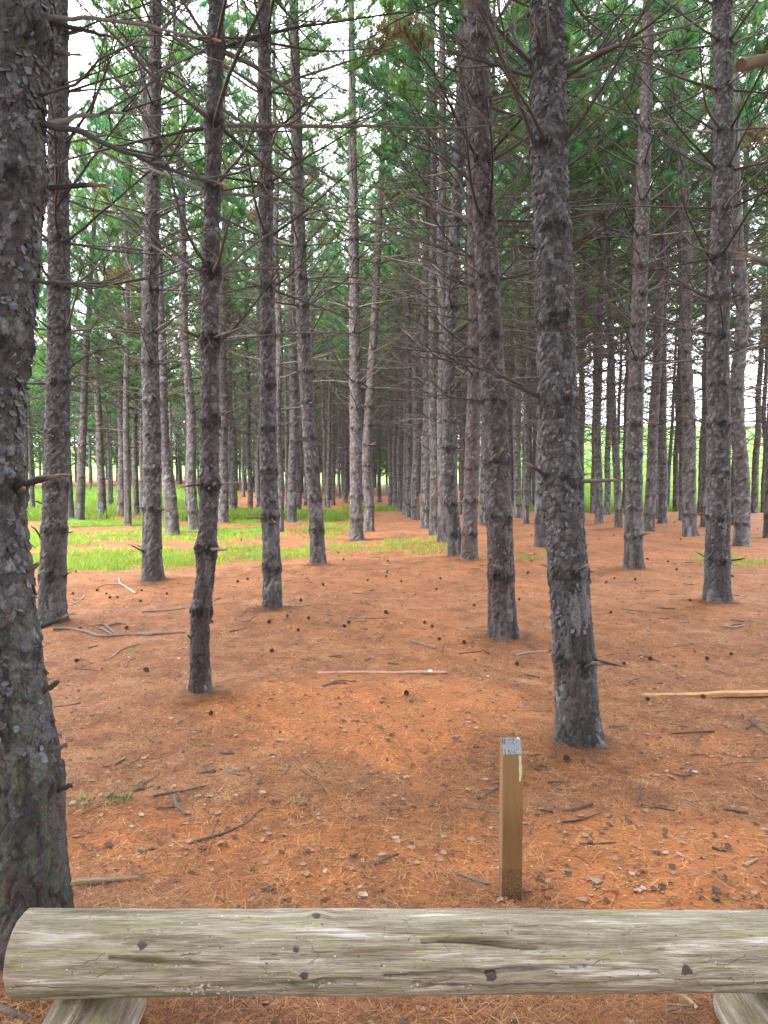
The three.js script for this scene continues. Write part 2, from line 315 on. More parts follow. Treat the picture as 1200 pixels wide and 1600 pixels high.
// near pines, traced: base (u, v), path [[u, v] ...] up the trunk, girth at breast height, what to look for
function nearPine({ u, v, path, d, ht = 14, cb = 7.2, seed, step, label, red = 0, moss = 0, flakes = 0, size = 0.03, seen = 6, extra = [], lowest = 2.2, stubs = [], taper = 0.75, group, bushy = 1 }) {
  const g0 = ground(u, v), z = g0.z, R = rng(seed * 131);
  const t = thing('pine_tree', label, 'tree', g0, group);
  treeSpots.push([g0.x, g0.z]);
  const pts = path.map(([a, b]) => { const p = onPlane(a, b, z); return [p.y - g0.y, p.x - g0.x]; }).sort((a, b) => a[0] - b[0]);
  if (pts[0][0] > 0.02) pts.unshift([0, 0]);
  const last = pts[pts.length - 1], prev = pts[Math.max(0, pts.length - 3)], slope = clamp((last[1] - prev[1]) / Math.max(0.5, last[0] - prev[0]), -0.06, 0.06);
  const sz = (R() - 0.5) * 0.03;
  const c = (h) => {
    let x;
    if (h <= pts[0][0]) x = pts[0][1];
    else if (h >= last[0]) x = last[1] + slope * (h - last[0]);
    else { let i = 1; while (pts[i][0] < h) i++; const a = pts[Math.max(0, i - 2)], b = pts[i - 1], e = pts[i], f = pts[Math.min(pts.length - 1, i + 1)], q = (h - b[0]) / (e[0] - b[0]);
      const m1 = (e[1] - a[1]) / Math.max(0.01, e[0] - a[0]) * (e[0] - b[0]), m2 = (f[1] - b[1]) / Math.max(0.01, f[0] - b[0]) * (e[0] - b[0]), q2 = q * q, q3 = q2 * q;
      x = (2 * q3 - 3 * q2 + 1) * b[1] + (q3 - 2 * q2 + q) * m1 + (-2 * q3 + 3 * q2) * e[1] + (q3 - q2) * m2; }
    return { x, z: sz * h };
  };
  const k0 = (d / 2) / Math.pow(1 - 1.3 / (ht + 0.4), taper);
  const r = (h) => k0 * Math.pow(Math.max(0.001, 1 - h / (ht + 0.4)), taper) + d * 0.16 * Math.exp(-Math.max(0, h + 0.03) * 5);
  // whorls
  const knots = [], shoots = [];
  for (let h = 0.45 + 0.3 * R(); h < cb; h += 0.43 + 0.14 * R()) {
    const nb = 5 + Math.floor(R() * 2), a0 = R() * 6.28, f = sm(lowest - 0.3, lowest + 1.6, h);
    for (let k = 0; k < nb; k++) {
      const az = a0 + (k + 0.5 * (R() - 0.5)) / nb * 6.2832, hh = h + (R() - 0.5) * 0.05;
      knots.push({ h: hh, az, s: 0.75 + 0.45 * R(), ring: k ? 0 : 1 });
      const q = R();
      if (h < lowest) { if (q < 0.3) shoots.push([hh, az, 0]); } else if (q < 0.3 * (1 - f)) shoots.push([hh, az, 0]); else shoots.push([hh, az, f]);
    }
  }
  const nr = Math.max(24, Math.round(Math.PI * d / step));
  mesh('trunk', trunkGeo({ c, r, height: ht, seen, step, nr, knots, seed, red, moss }), M.bark, t);
  if (flakes) stuff(mesh('bark_scales', flakesGeo({ c, r, lo: 0.7, hi: seen, n: flakes, seed, size }), M.bark, t));
  for (const [h, az, f] of shoots) {
    const s = f ? branchShapes[Math.min(21, Math.floor((0.15 + 0.85 * f) * 22 * (0.35 + 0.65 * R())))] : stubShapes[Math.floor(R() * 10)], p = c(h);
    const m = mesh('branch', s.g, M.twig, t); m.rotation.set(0, -az, 0); const rr = r(h) - 0.008; m.position.set(p.x + Math.cos(az) * rr, h, p.z + Math.sin(az) * rr);
    m.rotation.order = 'YXZ'; m.rotation.x = (R() - 0.5) * 1.2; m.scale.setScalar(0.9 + 0.2 * R());
  }
  // branches traced one by one: [[u, v] ...] from trunk to tip, radius, depth drift
  for (const [line, r0, dz = 0, sub = 1] of extra) {
    const b = new MB(), q = line.map(([a, e], i) => { const p = onPlane(a, e, z + dz * i / (line.length - 1)); return V(p.x - g0.x, p.y - g0.y, p.z - z); });
    const cv = new THREE.CatmullRomCurve3(q), n = 16, ps = cv.getPoints(n), col = twigCol(R);
    ps.forEach((p, i) => { p.y += 0.006 * n2(i * 0.7, seed + r0 * 900) ; });
    b.tube(ps, ps.map((_, i) => r0 * (1 - 0.6 * i / n)), 7, (s) => s > 0.99 ? TW.broken : col, true, 0.2, R);
    if (sub) for (let s = 0; s < 7; s++) { const i = 4 + Math.floor(R() * 11), p = ps[i], dir = V().subVectors(ps[i + 1], ps[i]).normalize(), l = 0.1 + 0.3 * R(), e = V(dir.x + (R() - 0.5), dir.y + (R() - 0.2) * 0.9, (R() - 0.5) * 1.6).normalize(); b.tube([p, p.clone().addScaledVector(e, l * 0.5), p.clone().addScaledVector(e, l).add(V(0, 0.04, 0))], [r0 * 0.4, r0 * 0.3, 0.001], 4, twigCol(R), false); }
    mesh('branch', b.geo(), M.twig, t);
  }
  const top = c(cb + 2), kind = kinds[seed % 4];
  const limbs = stuff(mesh('limbs', kind.limb, M.twig, t)), leaf = stuff(mesh('crown', kind.leaf, M.needle, t)), turn = R() * 6.28;
  const a = c(cb), e = c(ht), lean = Math.atan2(e.x - a.x, ht - cb), lift = cb - kind.cb, tall = (ht - cb) / (kind.ht - kind.cb);
  for (const o of [limbs, leaf]) { o.rotation.set(0, turn, -lean, 'ZXY'); o.scale.set(bushy, tall, bushy); o.position.set(a.x - Math.sin(lean) * kind.cb * tall, cb - kind.cb * tall * Math.cos(lean), a.z); }
  mounds.push([g0.x, g0.z, 0.30 + d, 0.05]);
  return t;
}

nearPine({ u: 36, v: 1490, path: [[36, 1490], [36, 1400], [27, 1200], [-6, 1000], [-15, 900], [-27, 800], [-30, 700], [-22, 575], [-6, 450], [6, 250], [17, 0]], d: 0.25, seed: 3, step: 0.0065, seen: 3.6, ht: 14, cb: 7.4, moss: 0.5, red: 0.12, flakes: 2600, size: 0.025, lowest: 3.4,
  label: 'thick scaly pine standing right behind the sawn end of the log bench',
  extra: [[[[62, 196], [120, 205], [190, 235], [280, 270], [356, 293]], 0.011, 0.25], [[[60, 198], [110, 185], [170, 176], [212, 174]], 0.010, -0.2], [[[68, 30], [150, 28], [250, 45], [345, 64]], 0.008, 0.3], [[[68, 32], [120, 44], [176, 60]], 0.011, -0.1, 0], [[[48, 440], [90, 440], [130, 444], [177, 446]], 0.008, 0.1], [[[58, 150], [120, 130], [160, 90], [230, 60]], 0.006, 0.5],
    [[[25, 766], [34, 765], [38, 763]], 0.012, 0.06, 0], [[[40, 892], [52, 886], [60, 880]], 0.012, 0.03, 0], [[[60, 1082], [80, 1072], [95, 1064]], 0.014, 0.02, 0], [[[75, 1175], [92, 1168], [107, 1163]], 0.013, 0.02, 0], [[[85, 1236], [102, 1230], [115, 1226]], 0.013, 0.02, 0]] });
nearPine({ u: 908, v: 1172, path: [[908, 1172], [902, 1100], [894, 980], [885, 850], [875, 700], [869, 500], [859, 250], [856, 0]], d: 0.215, seed: 5, step: 0.008, seen: 5.2, ht: 16.5, cb: 7.2, red: 0.1, flakes: 2200, size: 0.026, lowest: 3.3,
  label: 'straight grey pine with a flared foot, just beyond the numbered wooden post',
  extra: [[[[850, 618], [810, 600], [760, 580], [690, 560]], 0.013, -0.3], [[[845, 252], [815, 170], [775, 70], [738, -10]], 0.016, 0.5], [[[882, 385], [915, 370], [940, 352], [948, 340]], 0.012, 0.1], [[[838, 388], [810, 384], [766, 386]], 0.008, 0.2, 0], [[[882, 122], [940, 85], [1000, 50], [1065, 0]], 0.012, 0.3], [[[882, 124], [960, 100], [1010, 92], [1080, 80]], 0.010, -0.4], [[[840, 122], [790, 108], [740, 92], [690, 80]], 0.010, 0.2],
    [[[860, 108], [858, 50], [853, -10]], 0.012, 0.3, 0], [[[885, 258], [930, 225], [970, 170], [990, 130]], 0.008, -0.3], [[[843, 510], [825, 507], [806, 500]], 0.010, 0.08, 0], [[[852, 798], [845, 795], [838, 796]], 0.010, 0.05, 0], [[[868, 380], [872, 350], [882, 332]], 0.009, 0.15, 0]] });
nearPine({ u: 785, v: 1003, path: [[785, 1003], [783, 900], [782, 850], [775, 700], [766, 500], [754, 250], [749, 25]], d: 0.225, seed: 8, step: 0.011, seen: 7.4, ht: 17, cb: 7.4, red: 0.3, flakes: 1300, size: 0.027, lowest: 3.0,
  label: 'brown pine with root flare showing, beyond the reddish board on the ground',
  extra: [[[[738, 560], [700, 553], [660, 548], [600, 545]], 0.011, 0.3], [[[757, 628], [720, 622], [690, 618], [605, 606]], 0.009, 0.2], [[[742, 290], [690, 245], [640, 225], [600, 200]], 0.011, 0.2], [[[772, 375], [800, 320], [815, 250]], 0.012, 0.3]] });
nearPine({ u: 314, v: 1093, path: [[314, 1093], [313, 1050], [312, 1000], [315, 950], [321, 900], [323, 850], [326, 800], [328, 700], [328, 500], [333, 250], [338, 0]], d: 0.118, seed: 13, step: 0.008, seen: 6.0, ht: 12.5, cb: 7.0, red: 0.3, flakes: 700, size: 0.026, lowest: 2.4, taper: 0.6,
  label: 'slender pine with a kinked foot, the thinnest trunk near the log bench',
  extra: [[[[301, 1000], [297, 996], [293, 992]], 0.012, 0.02, 0], [[[320, 868], [312, 864], [303, 864]], 0.007, 0.02, 0]] });
nearPine({ u: 80, v: 980, path: [[80, 980], [85, 800], [88, 700], [90, 500], [88, 250], [88, 0]], d: 0.245, seed: 21, step: 0.012, seen: 7.6, ht: 14, cb: 8.0, red: 0.05, flakes: 600, size: 0.034, lowest: 2.5,
  label: 'stout grey pine with a long crooked fallen branch lying at its foot',
  extra: [[[[103, 580], [125, 562], [155, 548], [190, 542]], 0.014, 0.2], [[[66, 845], [56, 828], [48, 822]], 0.012, 0.1, 0], [[[70, 788], [58, 784], [48, 782]], 0.011, 0.05, 0], [[[104, 830], [110, 832], [114, 830]], 0.010, 0, 0]] });
nearPine({ u: 237, v: 912, path: [[237, 912], [237, 700], [233, 500], [238, 250], [240, 0]], d: 0.245, seed: 34, step: 0.016, seen: 8.5, ht: 14.4, cb: 8.4, flakes: 400, size: 0.034, lowest: 2.8, bushy: 0.8,
  label: 'dark straight pine at the near edge of the bright grass strip' });
nearPine({ u: 426, v: 957, path: [[426, 957], [424, 850], [420, 700], [419, 500], [416, 250], [415, 0]], d: 0.178, seed: 55, step: 0.013, seen: 7.8, ht: 13.5, cb: 7.8, flakes: 400, size: 0.03, red: 0.1, lowest: 2.6,
  label: 'dark upright pine before the grass strip, twigs heaped beside its foot' });
nearPine({ u: 497, v: 885, path: [[497, 885], [493, 800], [485, 700], [473, 500], [465, 250], [459, 0]], d: 0.215, seed: 89, step: 0.016, seen: 9.5, ht: 16, cb: 7.2, red: 0.12, flakes: 300, size: 0.034, lowest: 2.7,
  label: 'pine leaning away from the path at the far end of the grass strip' });
nearPine({ u: 990, v: 893, path: [[990, 893], [991, 700], [998, 500], [1007, 250], [1015, 0]], d: 0.262, seed: 144, step: 0.016, seen: 9, ht: 17, cb: 7.2, red: 0.22, flakes: 400, size: 0.034, lowest: 3.0,
  label: 'pine rising from a raised needle mound on the open side of the path row' });
nearPine({ u: 1120, v: 945, path: [[1120, 945], [1124, 700], [1124, 500], [1133, 250], [1132, 0]], d: 0.256, seed: 233, step: 0.012, seen: 7.4, ht: 17, cb: 7.0, red: 0.08, flakes: 600, size: 0.034, lowest: 2.9,
  label: 'stout grey pine beyond the long tan board, a pale hooked dead branch on its side',
  extra: [[[[1106, 560], [1060, 565], [1000, 568], [982, 562], [972, 545], [968, 530]], 0.012, 0.3, 0], [[[1110, 552], [1085, 540], [1070, 510], [1040, 490]], 0.013, 0.2], [[[1140, 552], [1170, 540], [1200, 535]], 0.011, 0.2], [[[1118, 420], [1090, 370], [1072, 330], [1062, 300]], 0.014, 0.3]] });
nearPine({ u: 733, v: 880, path: [[733, 880], [734, 820], [736, 750], [741, 600], [742, 500], [736, 250], [733, 100]], d: 0.235, seed: 377, step: 0.018, seen: 9.5, ht: 17, cb: 7.4, red: 0.55, flakes: 200, size: 0.034, lowest: 2.6,
  label: 'reddish barked pine touching its pale neighbour in the path row' });
nearPine({ u: 713, v: 876, path: [[713, 876], [708, 820], [703, 775], [702, 650], [705, 500], [717, 250], [722, 100]], d: 0.24, seed: 610, step: 0.018, seen: 9.5, ht: 17, cb: 7.4, red: 0.0, flakes: 200, size: 0.034, lowest: 2.6,
  label: 'pale grey barked pine touching its reddish neighbour in the path row' });
nearPine({ u: 557, v: 847, path: [[557, 847], [556, 700], [554, 500], [552, 300]], d: 0.27, seed: 987, step: 0.022, seen: 9, ht: 16.5, cb: 7.4, red: 0.2, lowest: 2.6,
  label: 'straight pine with a grass tuft at its foot beside a bent pine' });
nearPine({ u: 576, v: 833, path: [[576, 833], [577, 790], [572, 750], [573, 700], [579, 600], [585, 500], [592, 350]], d: 0.235, seed: 1597, step: 0.022, seen: 9, ht: 16.5, cb: 7.4, red: 0.25, lowest: 2.6,
  label: 'bent pine bowing over the needle path, behind a straighter trunk' });
// the pine just outside the picture whose sawn limb reaches in
{ const g = nearPine({ u: 1330, v: 1500, path: [[1330, 1500], [1330, 700], [1330, 100]], d: 0.26, seed: 2584, step: 0.02, seen: 4, ht: 14, cb: 7.6, lowest: 4.2, label: 'pine beside the log bench with a thick broken reddish limb',
    extra: [] });
  const g0 = g.position, b = new MB(), R = rng(4), A = onPlane(1330, 60, g0.z), B = onPlane(1240, 84, g0.z + 0.10), C = onPlane(1157, 102, g0.z + 0.2);
  const cv = new THREE.CatmullRomCurve3([A, V().lerpVectors(A, B, 0.6), B, C].map((p) => p.sub(g0))), ps = cv.getPoints(20);
  b.tube(ps, ps.map((_, i) => 0.021 - 0.003 * i / 20), 10, (t, s) => s === -1 ? [0.075, 0.030, 0.014] : mix3([0.085, 0.040, 0.020], [0.15, 0.105, 0.07], 0.5 + 0.5 * n2(t * 11, s * 2)), true, 0.16, R);
  mesh('branch', b.geo(), M.twig, g).userData.label = 'thick broken reddish limb';
}

// mid-distance pines: u, v at the foot, width in photo pixels at breast height, sideways lean in pixels over 300 px of height, kind
const MIDS = [
  [692, 850, 15, -3], [678, 839, 14, -2], [665, 828, 14, 0], [649, 814, 12, 1], [639, 810, 9, 0], [633, 806, 8, 2], [625, 800, 8, 0], [617, 797, 7, 1], [610, 793, 7, 0],
  [755, 823, 13, 4], [809, 811, 11, -6], [827, 795, 7, 0], [834, 796, 6, 0], [845, 857, 18, -4], [908, 813, 9, -2], [926, 803, 7, 0], [936, 820, 11, -6], [948, 806, 9, 0], [967, 826, 11, -18], [975, 800, 7, 0],
  [1014, 832, 16, 10], [1035, 820, 13, -5], [1055, 800, 8, 0], [1067, 815, 11, -8], [1078, 840, 20, -10], [1095, 806, 10, 0], [1160, 855, 22, -14], [1178, 803, 11, 3], [1200, 843, 14, 4], [1127, 800, 9, 0], [886, 800, 8, 0], [905, 797, 8, -3], [1146, 806, 10, 2],
  [37, 805, 11, 8, 4], [124, 816, 13, 22, 4], [110, 815, 11, -4, 4], [160, 812, 12, -2, 4], [190, 808, 12, 2, 4], [213, 806, 9, 0, 4], [270, 838, 19, -14], [303, 832, 15, -8], [349, 818, 14, 4], [295, 808, 9, 0], [360, 790, 7, 0], [368, 787, 6, 0], [380, 777, 5, 0],
  [437, 833, 12, 0], [456, 818, 13, 3], [466, 810, 10, -3], [402, 779, 7, -4], [517, 783, 10, 0], [540, 786, 9, 1], [593, 785, 6, -2], [582, 779, 5, 0], [530, 779, 5, 0], [335, 785, 6, 0], [320, 790, 7, 0], [248, 800, 8, 0], [478, 790, 6, 0], [490, 786, 6, 2],
];
function farPine(g0, dia, lean, kind, label, group, R) {
  const k = kinds[kind], t = thing('pine_tree', label, 'tree', g0, group), s = dia / 0.22;
  const tr = mesh('trunk', k.trunk, M.bark, t); tr.scale.set(s, 1, s);
  const dead = stuff(mesh('branches', k.wood, M.twig, t)), limb = stuff(mesh('limbs', k.limb, M.twig, t)), leaf = stuff(mesh('crown', k.leaf, M.needle, t));
  t.rotation.set((R() - 0.5) * 0.03, R() * 6.28, 0); t.rotation.order = 'ZXY'; t.rotation.z = -lean;
  const q = 0.92 + 0.16 * R(); t.scale.set(q, q, q); tr.scale.set(s / q, 1, s / q);
  treeSpots.push([g0.x, g0.z]);
  return t;
}
{ const R = rng(2024);
  MIDS.forEach(([u, v, w, lean, kind], i) => {
    const g = ground(u, v), dist = -g.z, dia = clamp(w / F * dist, 0.17, 0.30);
    const label = i < 9 ? 'pine in the receding row of trunks along the needle path' : kind === 4 ? 'pine standing in tall bright grass at the meadow edge' : g.x > 2 ? 'pine in the plantation between the path row and the bright field' : 'pine in the plantation among patches of grass across the path';
    const group = i < 9 ? 'row of pines along the path' : kind === 4 ? 'pines at the meadow edge' : g.x > 2 ? 'pines before the bright field' : 'pines across the path';
    farPine(g, dia, Math.atan2(lean, 300), kind ?? Math.floor(R() * 4), label, group, R);
    mounds.push([g.x, g.z, 0.5, 0.05]);
  });
  // the rest of the plantation, in rows
  let count = 0; const mass = [[], [], [], [], [], []];
  for (let row = -14; row <= 16; row++) for (let k = 0; k < 40; k++) {
    const x0 = -1.3 + row * 2.4, z0 = -(20 + k * 2.35), x = x0 + (R() - 0.5) * 0.7, z = z0 + (R() - 0.5) * 0.8, d = -z, kk = Math.floor(R() * 4), skip = R();
    const view = Math.abs(x) / d;
    if (view > 0.60 || d > (Math.abs(x) < 12 ? 108 : 92)) continue;
    const traced = d < 32 && view < 0.52;                      // traced one by one above
    if (traced || (d < 45 && x > -1.1 && x < 0.9) || (d < 62 && Math.abs(x + 0.1) < 1.0)) continue;
    if (x > 6.5 + 0.12 * d && d > 38) continue;                  // open field
    if (x < -7.5 - 0.05 * d && d > 30 && d < 56) continue;     // meadow
    if (skip < 0.12 + (d > 60 && x > -5 ? 0.25 : 0) + (x < -5 ? (d > 60 ? 0.3 : 0.35) : 0)) continue;
    if (treeSpots.some(([a, b]) => Math.hypot(a - x, b - z) < 1.3)) continue;
    const far = d > 58 && x < -6; if (far && d < 66) continue;
    if (d > 64) { const f = far ? (R() < 0.6 ? 5 : 4) : kk, q = 0.9 + 0.2 * R(); mass[f].push(new THREE.Matrix4().compose(V(x, base(x, z), z), new THREE.Quaternion().setFromEuler(new THREE.Euler(0, R() * 6.28, (R() - 0.5) * 0.05)), V(q, q, q))); treeSpots.push([x, z]); continue; }
    farPine(V(x, base(x, z), z), 0.19 + 0.06 * R(), (R() - 0.5) * 0.05, far ? (R() < 0.6 ? 5 : 4) : kk, far ? 'pine of the dense wood beyond the meadow' : 'pine deep in the plantation where the rows close up', far ? 'wood beyond the meadow' : 'far plantation pines', R);
    if (++count > 190) break;
  }
  for (let row = -5; row <= 6; row++) for (let k = 0; k < 13; k++) { // the rows go on beside and behind the bench: they shade it
    const x = -1.3 + row * 2.4 + (R() - 0.5) * 0.7, z = 13 - k * 2.4 + (R() - 0.5) * 0.8, kk = Math.floor(R() * 4);
    if (Math.hypot(x, z) < 2.6 || (z < 0.5 && Math.abs(x) < 0.62 * -z + 1.6) || z < -13 || (x < -3 && z < -4) || (R() < 0.12 && z > 0)) continue;
    if (treeSpots.some(([a, b]) => Math.hypot(a - x, b - z) < 1.3)) continue;
    farPine(V(x, base(x, z), z), 0.20 + 0.06 * R(), (R() - 0.5) * 0.04, kk, z > 0 ? 'pine of the rows behind the log bench' : 'pine of the rows beside the log bench', z > 0 ? 'pines behind the bench' : 'pines beside the bench', R);
  }
  for (let k = 0; k < 40; k++) { // leafier pines on the meadow side
    const d = 21 + 26 * R(), x = -d * (0.20 + 0.36 * R()), z = -d, q = R(); if (x > -5 || treeSpots.some(([a, b]) => Math.hypot(a - x, b - z) < 2.2)) continue;
    farPine(V(x, base(x, z), z), 0.18 + 0.06 * R(), (R() - 0.5) * 0.05, 4, 'pine standing in tall bright grass at the meadow edge', 'pines at the meadow edge', R);
  }
  for (let k = 0; k < 95; k++) { // more of the stand before the bright field
    const d = 17 + 27 * R(), x = d * (0.12 + 0.44 * R()), z = -d, kk = Math.floor(R() * 4), q = R(); if (x < 3.4 || treeSpots.some(([a, b]) => Math.hypot(a - x, b - z) < 1.5)) continue;
    farPine(V(x, base(x, z), z), 0.18 + 0.06 * R(), (R() - 0.5) * 0.05, kk, 'pine in the plantation between the path row and the bright field', 'pines before the bright field', R);
  }
  for (const [x, z] of [[-1.3, -70], [-0.5, -78], [0.3, -84], [-1.0, -92], [-1.9, -82], [0.9, -74]]) mass[5].push(new THREE.Matrix4().makeTranslation(x, base(x, z), z));
  const wood = new THREE.Group(); wood.name = 'distant_wood'; scene.add(wood); stuff(wood); wood.userData.label = 'far wood closing the view behind the plantation and meadow'; // too far to tell tree from tree
  mass.forEach((list, k) => { if (!list.length) return; for (const [n, g, m] of [['trunks', kinds[k].trunk, M.bark], ['branches', kinds[k].wood, M.twig], ['limbs', kinds[k].limb, M.twig], ['crowns', kinds[k].leaf, M.needle]]) { const o = new THREE.InstancedMesh(g, m, list.length); list.forEach((q, i) => o.setMatrixAt(i, q)); o.name = n; o.castShadow = o.receiveShadow = true; wood.add(stuff(o)); } });
  console.log('far pines', count, mass.map((l) => l.length).join(' '));
}

// ---------------------------------------------------------------- ground sheet
// grass cover 0..1 at a place
const blob = (x, d, cx, cd, rx, rd) => { const q = ((x - cx) / rx) ** 2 + ((d - cd) / rd) ** 2; return sm(1.35, 0.35, q + 0.4 * n2(x * 0.9, d * 0.9) + 0.25 * n2(x * 2.7, d * 2.7)); };
function grassAt(x, z) {
  const d = -z;
  let g = Math.max(blob(x, d, -5.4, 13.6, 2.8, 1.5), 0.7 * blob(x, d, -2.6, 14.6, 1.5, 1.2), 0.35 * blob(x, d, -0.9, 16.0, 0.8, 0.8), blob(x, d, -9.5, 16.5, 3.2, 3.6), 0.5 * blob(x, d, -5.0, 19.5, 2.6, 2.6), 0.3 * blob(x, d, -1.6, 21, 0.8, 2.5), blob(x, d, -4.6, 29, 3.0, 4.5), 0.75 * blob(x, d, -8.5, 24, 2.0, 2.0), 0.3 * blob(x, d, 0.6, 16.2, 1.0, 1.6), 0.35 * blob(x, d, 6.2, 13.5, 0.8, 0.7), 0.15 * blob(x, d, 2.6, 14, 0.8, 0.7), 0.4 * blob(x, d, -0.4, 44, 2.2, 3));
  const meadow = Math.max(sm(-8.0, -11, x + 0.05 * d + 0.7 * n2(x * 0.3, d * 0.3)) * sm(24, 30, d) * sm(75, 66, d), sm(3, 6, x - 0.10 * d + 0.7 * n2(x * 0.3, d * 0.3)) * sm(37, 42, d), sm(96, 104, d));
  return Math.max(g, meadow);
}
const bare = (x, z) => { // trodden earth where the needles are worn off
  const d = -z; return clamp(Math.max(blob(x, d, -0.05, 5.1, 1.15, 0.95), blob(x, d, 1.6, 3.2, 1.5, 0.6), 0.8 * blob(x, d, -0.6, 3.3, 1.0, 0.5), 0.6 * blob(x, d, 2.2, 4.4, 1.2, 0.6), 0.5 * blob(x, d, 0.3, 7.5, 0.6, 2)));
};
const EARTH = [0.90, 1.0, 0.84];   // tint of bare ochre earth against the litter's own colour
function litterTexture() { // 6 m across: needles, crumbs, dark and pale drifts
  const S = 2048, cv = document.createElement('canvas'); cv.width = cv.height = S; const g = cv.getContext('2d'), R = rng(77);
  g.fillStyle = 'rgb(152,90,52)'; g.fillRect(0, 0, S, S);
  const wrap = (x, y, r, f) => { for (const a of [0, S, -S]) for (const b of [0, S, -S]) if (x + a > -r && x + a < S + r && y + b > -r && y + b < S + r) f(x + a, y + b); };
  const dot = (x, y, r, q, a, f) => { g.fillStyle = f; wrap(x, y, r, (p, w) => { g.beginPath(); g.ellipse(p, w, r, r * q, a, 0, 6.3); g.fill(); }); };
  for (let k = 0; k < 2600; k++) { const t = R(); dot(R() * S, R() * S, 6 + 46 * R() * R(), 0.35 + 0.6 * R(), R() * 6, t < 0.5 ? 'rgba(92,52,34,0.14)' : t < 0.8 ? 'rgba(200,128,76,0.12)' : 'rgba(180,86,48,0.14)'); }
  for (let k = 0; k < 26000; k++) { const t = R(); dot(R() * S, R() * S, 0.8 + 2.6 * R() * R(), 0.3 + 0.7 * R(), R() * 6, t < 0.5 ? 'rgba(64,37,26,0.75)' : t < 0.86 ? 'rgba(190,124,78,0.7)' : 'rgba(236,200,168,0.85)'); }
  for (let k = 0; k < 46000; k++) {
    const x = R() * S, y = R() * S, l = 12 + 26 * R(), a = R() * 6.2832, cu = (R() - 0.5) * 0.6, t = R();
    g.strokeStyle = t < 0.3 ? `rgba(${78 + 28 * R() | 0},${44 + 16 * R() | 0},30,0.75)` : t < 0.75 ? `rgba(${176 + 40 * R() | 0},${94 + 26 * R() | 0},${50 + 18 * R() | 0},0.75)` : `rgba(${218 + 34 * R() | 0},${146 + 34 * R() | 0},${90 + 30 * R() | 0},0.75)`;
    g.lineWidth = 0.7 + 0.9 * R();
    const ex = Math.cos(a) * l, ey = Math.sin(a) * l, mx = Math.cos(a + cu) * l * 0.5, my = Math.sin(a + cu) * l * 0.5;
    wrap(x, y, l, (p, q) => { g.beginPath(); g.moveTo(p, q); g.quadraticCurveTo(p + mx, q + my, p + ex, q + ey); g.stroke(); });
  }
  const t = new THREE.CanvasTexture(cv); t.wrapS = t.wrapT = THREE.RepeatWrapping; t.colorSpace = THREE.SRGBColorSpace; t.repeat.set(1 / 6, 1 / 6); return t;
}
{
  const t = litterTexture(); const m = new THREE.MeshStandardMaterial({ map: t, vertexColors: true, roughness: 0.95, bumpMap: t, bumpScale: 0.02 });
  const b = new MB(), NX = 300, NZ = 460;
  for (let j = 0; j <= NZ; j++) for (let i = 0; i <= NX; i++) {
    const s = i / NX * 2 - 1, q = j / NZ, x = 8 * s + 300 * s ** 5, z = -(-5 + 17 * q + 60 * q ** 3 + 400 * q ** 8);
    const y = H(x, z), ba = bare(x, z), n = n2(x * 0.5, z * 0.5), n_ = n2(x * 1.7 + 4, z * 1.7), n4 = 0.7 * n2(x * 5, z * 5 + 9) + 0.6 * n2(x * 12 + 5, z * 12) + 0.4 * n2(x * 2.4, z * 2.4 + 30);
    let c = [0.58 + 0.09 * n + 0.08 * n_ + 0.15 * n4, 0.65 + 0.11 * n + 0.10 * n_ + 0.16 * n4, 0.60 + 0.12 * n + 0.11 * n_ + 0.17 * n4]; // drifts of older and newer needles
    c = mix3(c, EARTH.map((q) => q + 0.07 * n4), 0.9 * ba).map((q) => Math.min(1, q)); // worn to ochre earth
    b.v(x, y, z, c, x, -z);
  }
  const w = NX + 1; for (let j = 0; j < NZ; j++) for (let i = 0; i < NX; i++) { const q = j * w + i; b.tri(q, q + 1, q + w); b.tri(q + 1, q + w + 1, q + w); }
  const g = b.geo(), o = mesh('forest_floor', g, m); o.userData.kind = 'structure'; o.userData.label = 'orange brown floor of fallen pine needles and bare earth';
}

{ // turf of the meadow and the field, laid over the litter
  const turf = noiseTexture(512, 512, (x, y) => { const n = 0.3 * tn(x, y, 30, 30, 1) + 0.3 * tn(x, y, 80, 80, 4) + 0.3 * tn(x, y, 190, 190, 8), k = tn(x, y, 12, 12, 6); return [0.29 + 0.09 * n + 0.05 * k, 0.44 + 0.09 * n, 0.15 + 0.05 * n]; }, true); turf.repeat.set(1 / 5, 1 / 5);
  const b = new MB(), NX = 260, NZ = 240, id = [];
  for (let j = 0; j <= NZ; j++) for (let i = 0; i <= NX; i++) { const s = i / NX * 2 - 1, q = j / NZ, x = 60 * s + 235 * s ** 5, z = -(20 + 90 * q + 340 * q ** 4); id.push(grassAt(x, z) > 0.3 ? b.v(x, H(x, z) + 0.02, z, [1, 1, 1], x, -z) : -1); }
  const w = NX + 1; for (let j = 0; j < NZ; j++) for (let i = 0; i < NX; i++) { const k = j * w + i, q = [id[k], id[k + 1], id[k + w], id[k + w + 1]]; if (q[0] >= 0 && q[1] >= 0 && q[2] >= 0) b.tri(q[0], q[1], q[2]); if (q[1] >= 0 && q[2] >= 0 && q[3] >= 0) b.tri(q[1], q[3], q[2]); }
  const o = mesh('meadow', b.geo(), new THREE.MeshStandardMaterial({ map: turf, roughness: 1, bumpMap: turf, bumpScale: 0.05 })); o.userData.kind = 'structure'; o.userData.label = 'bright green turf of the meadow and field beyond the pines';
}

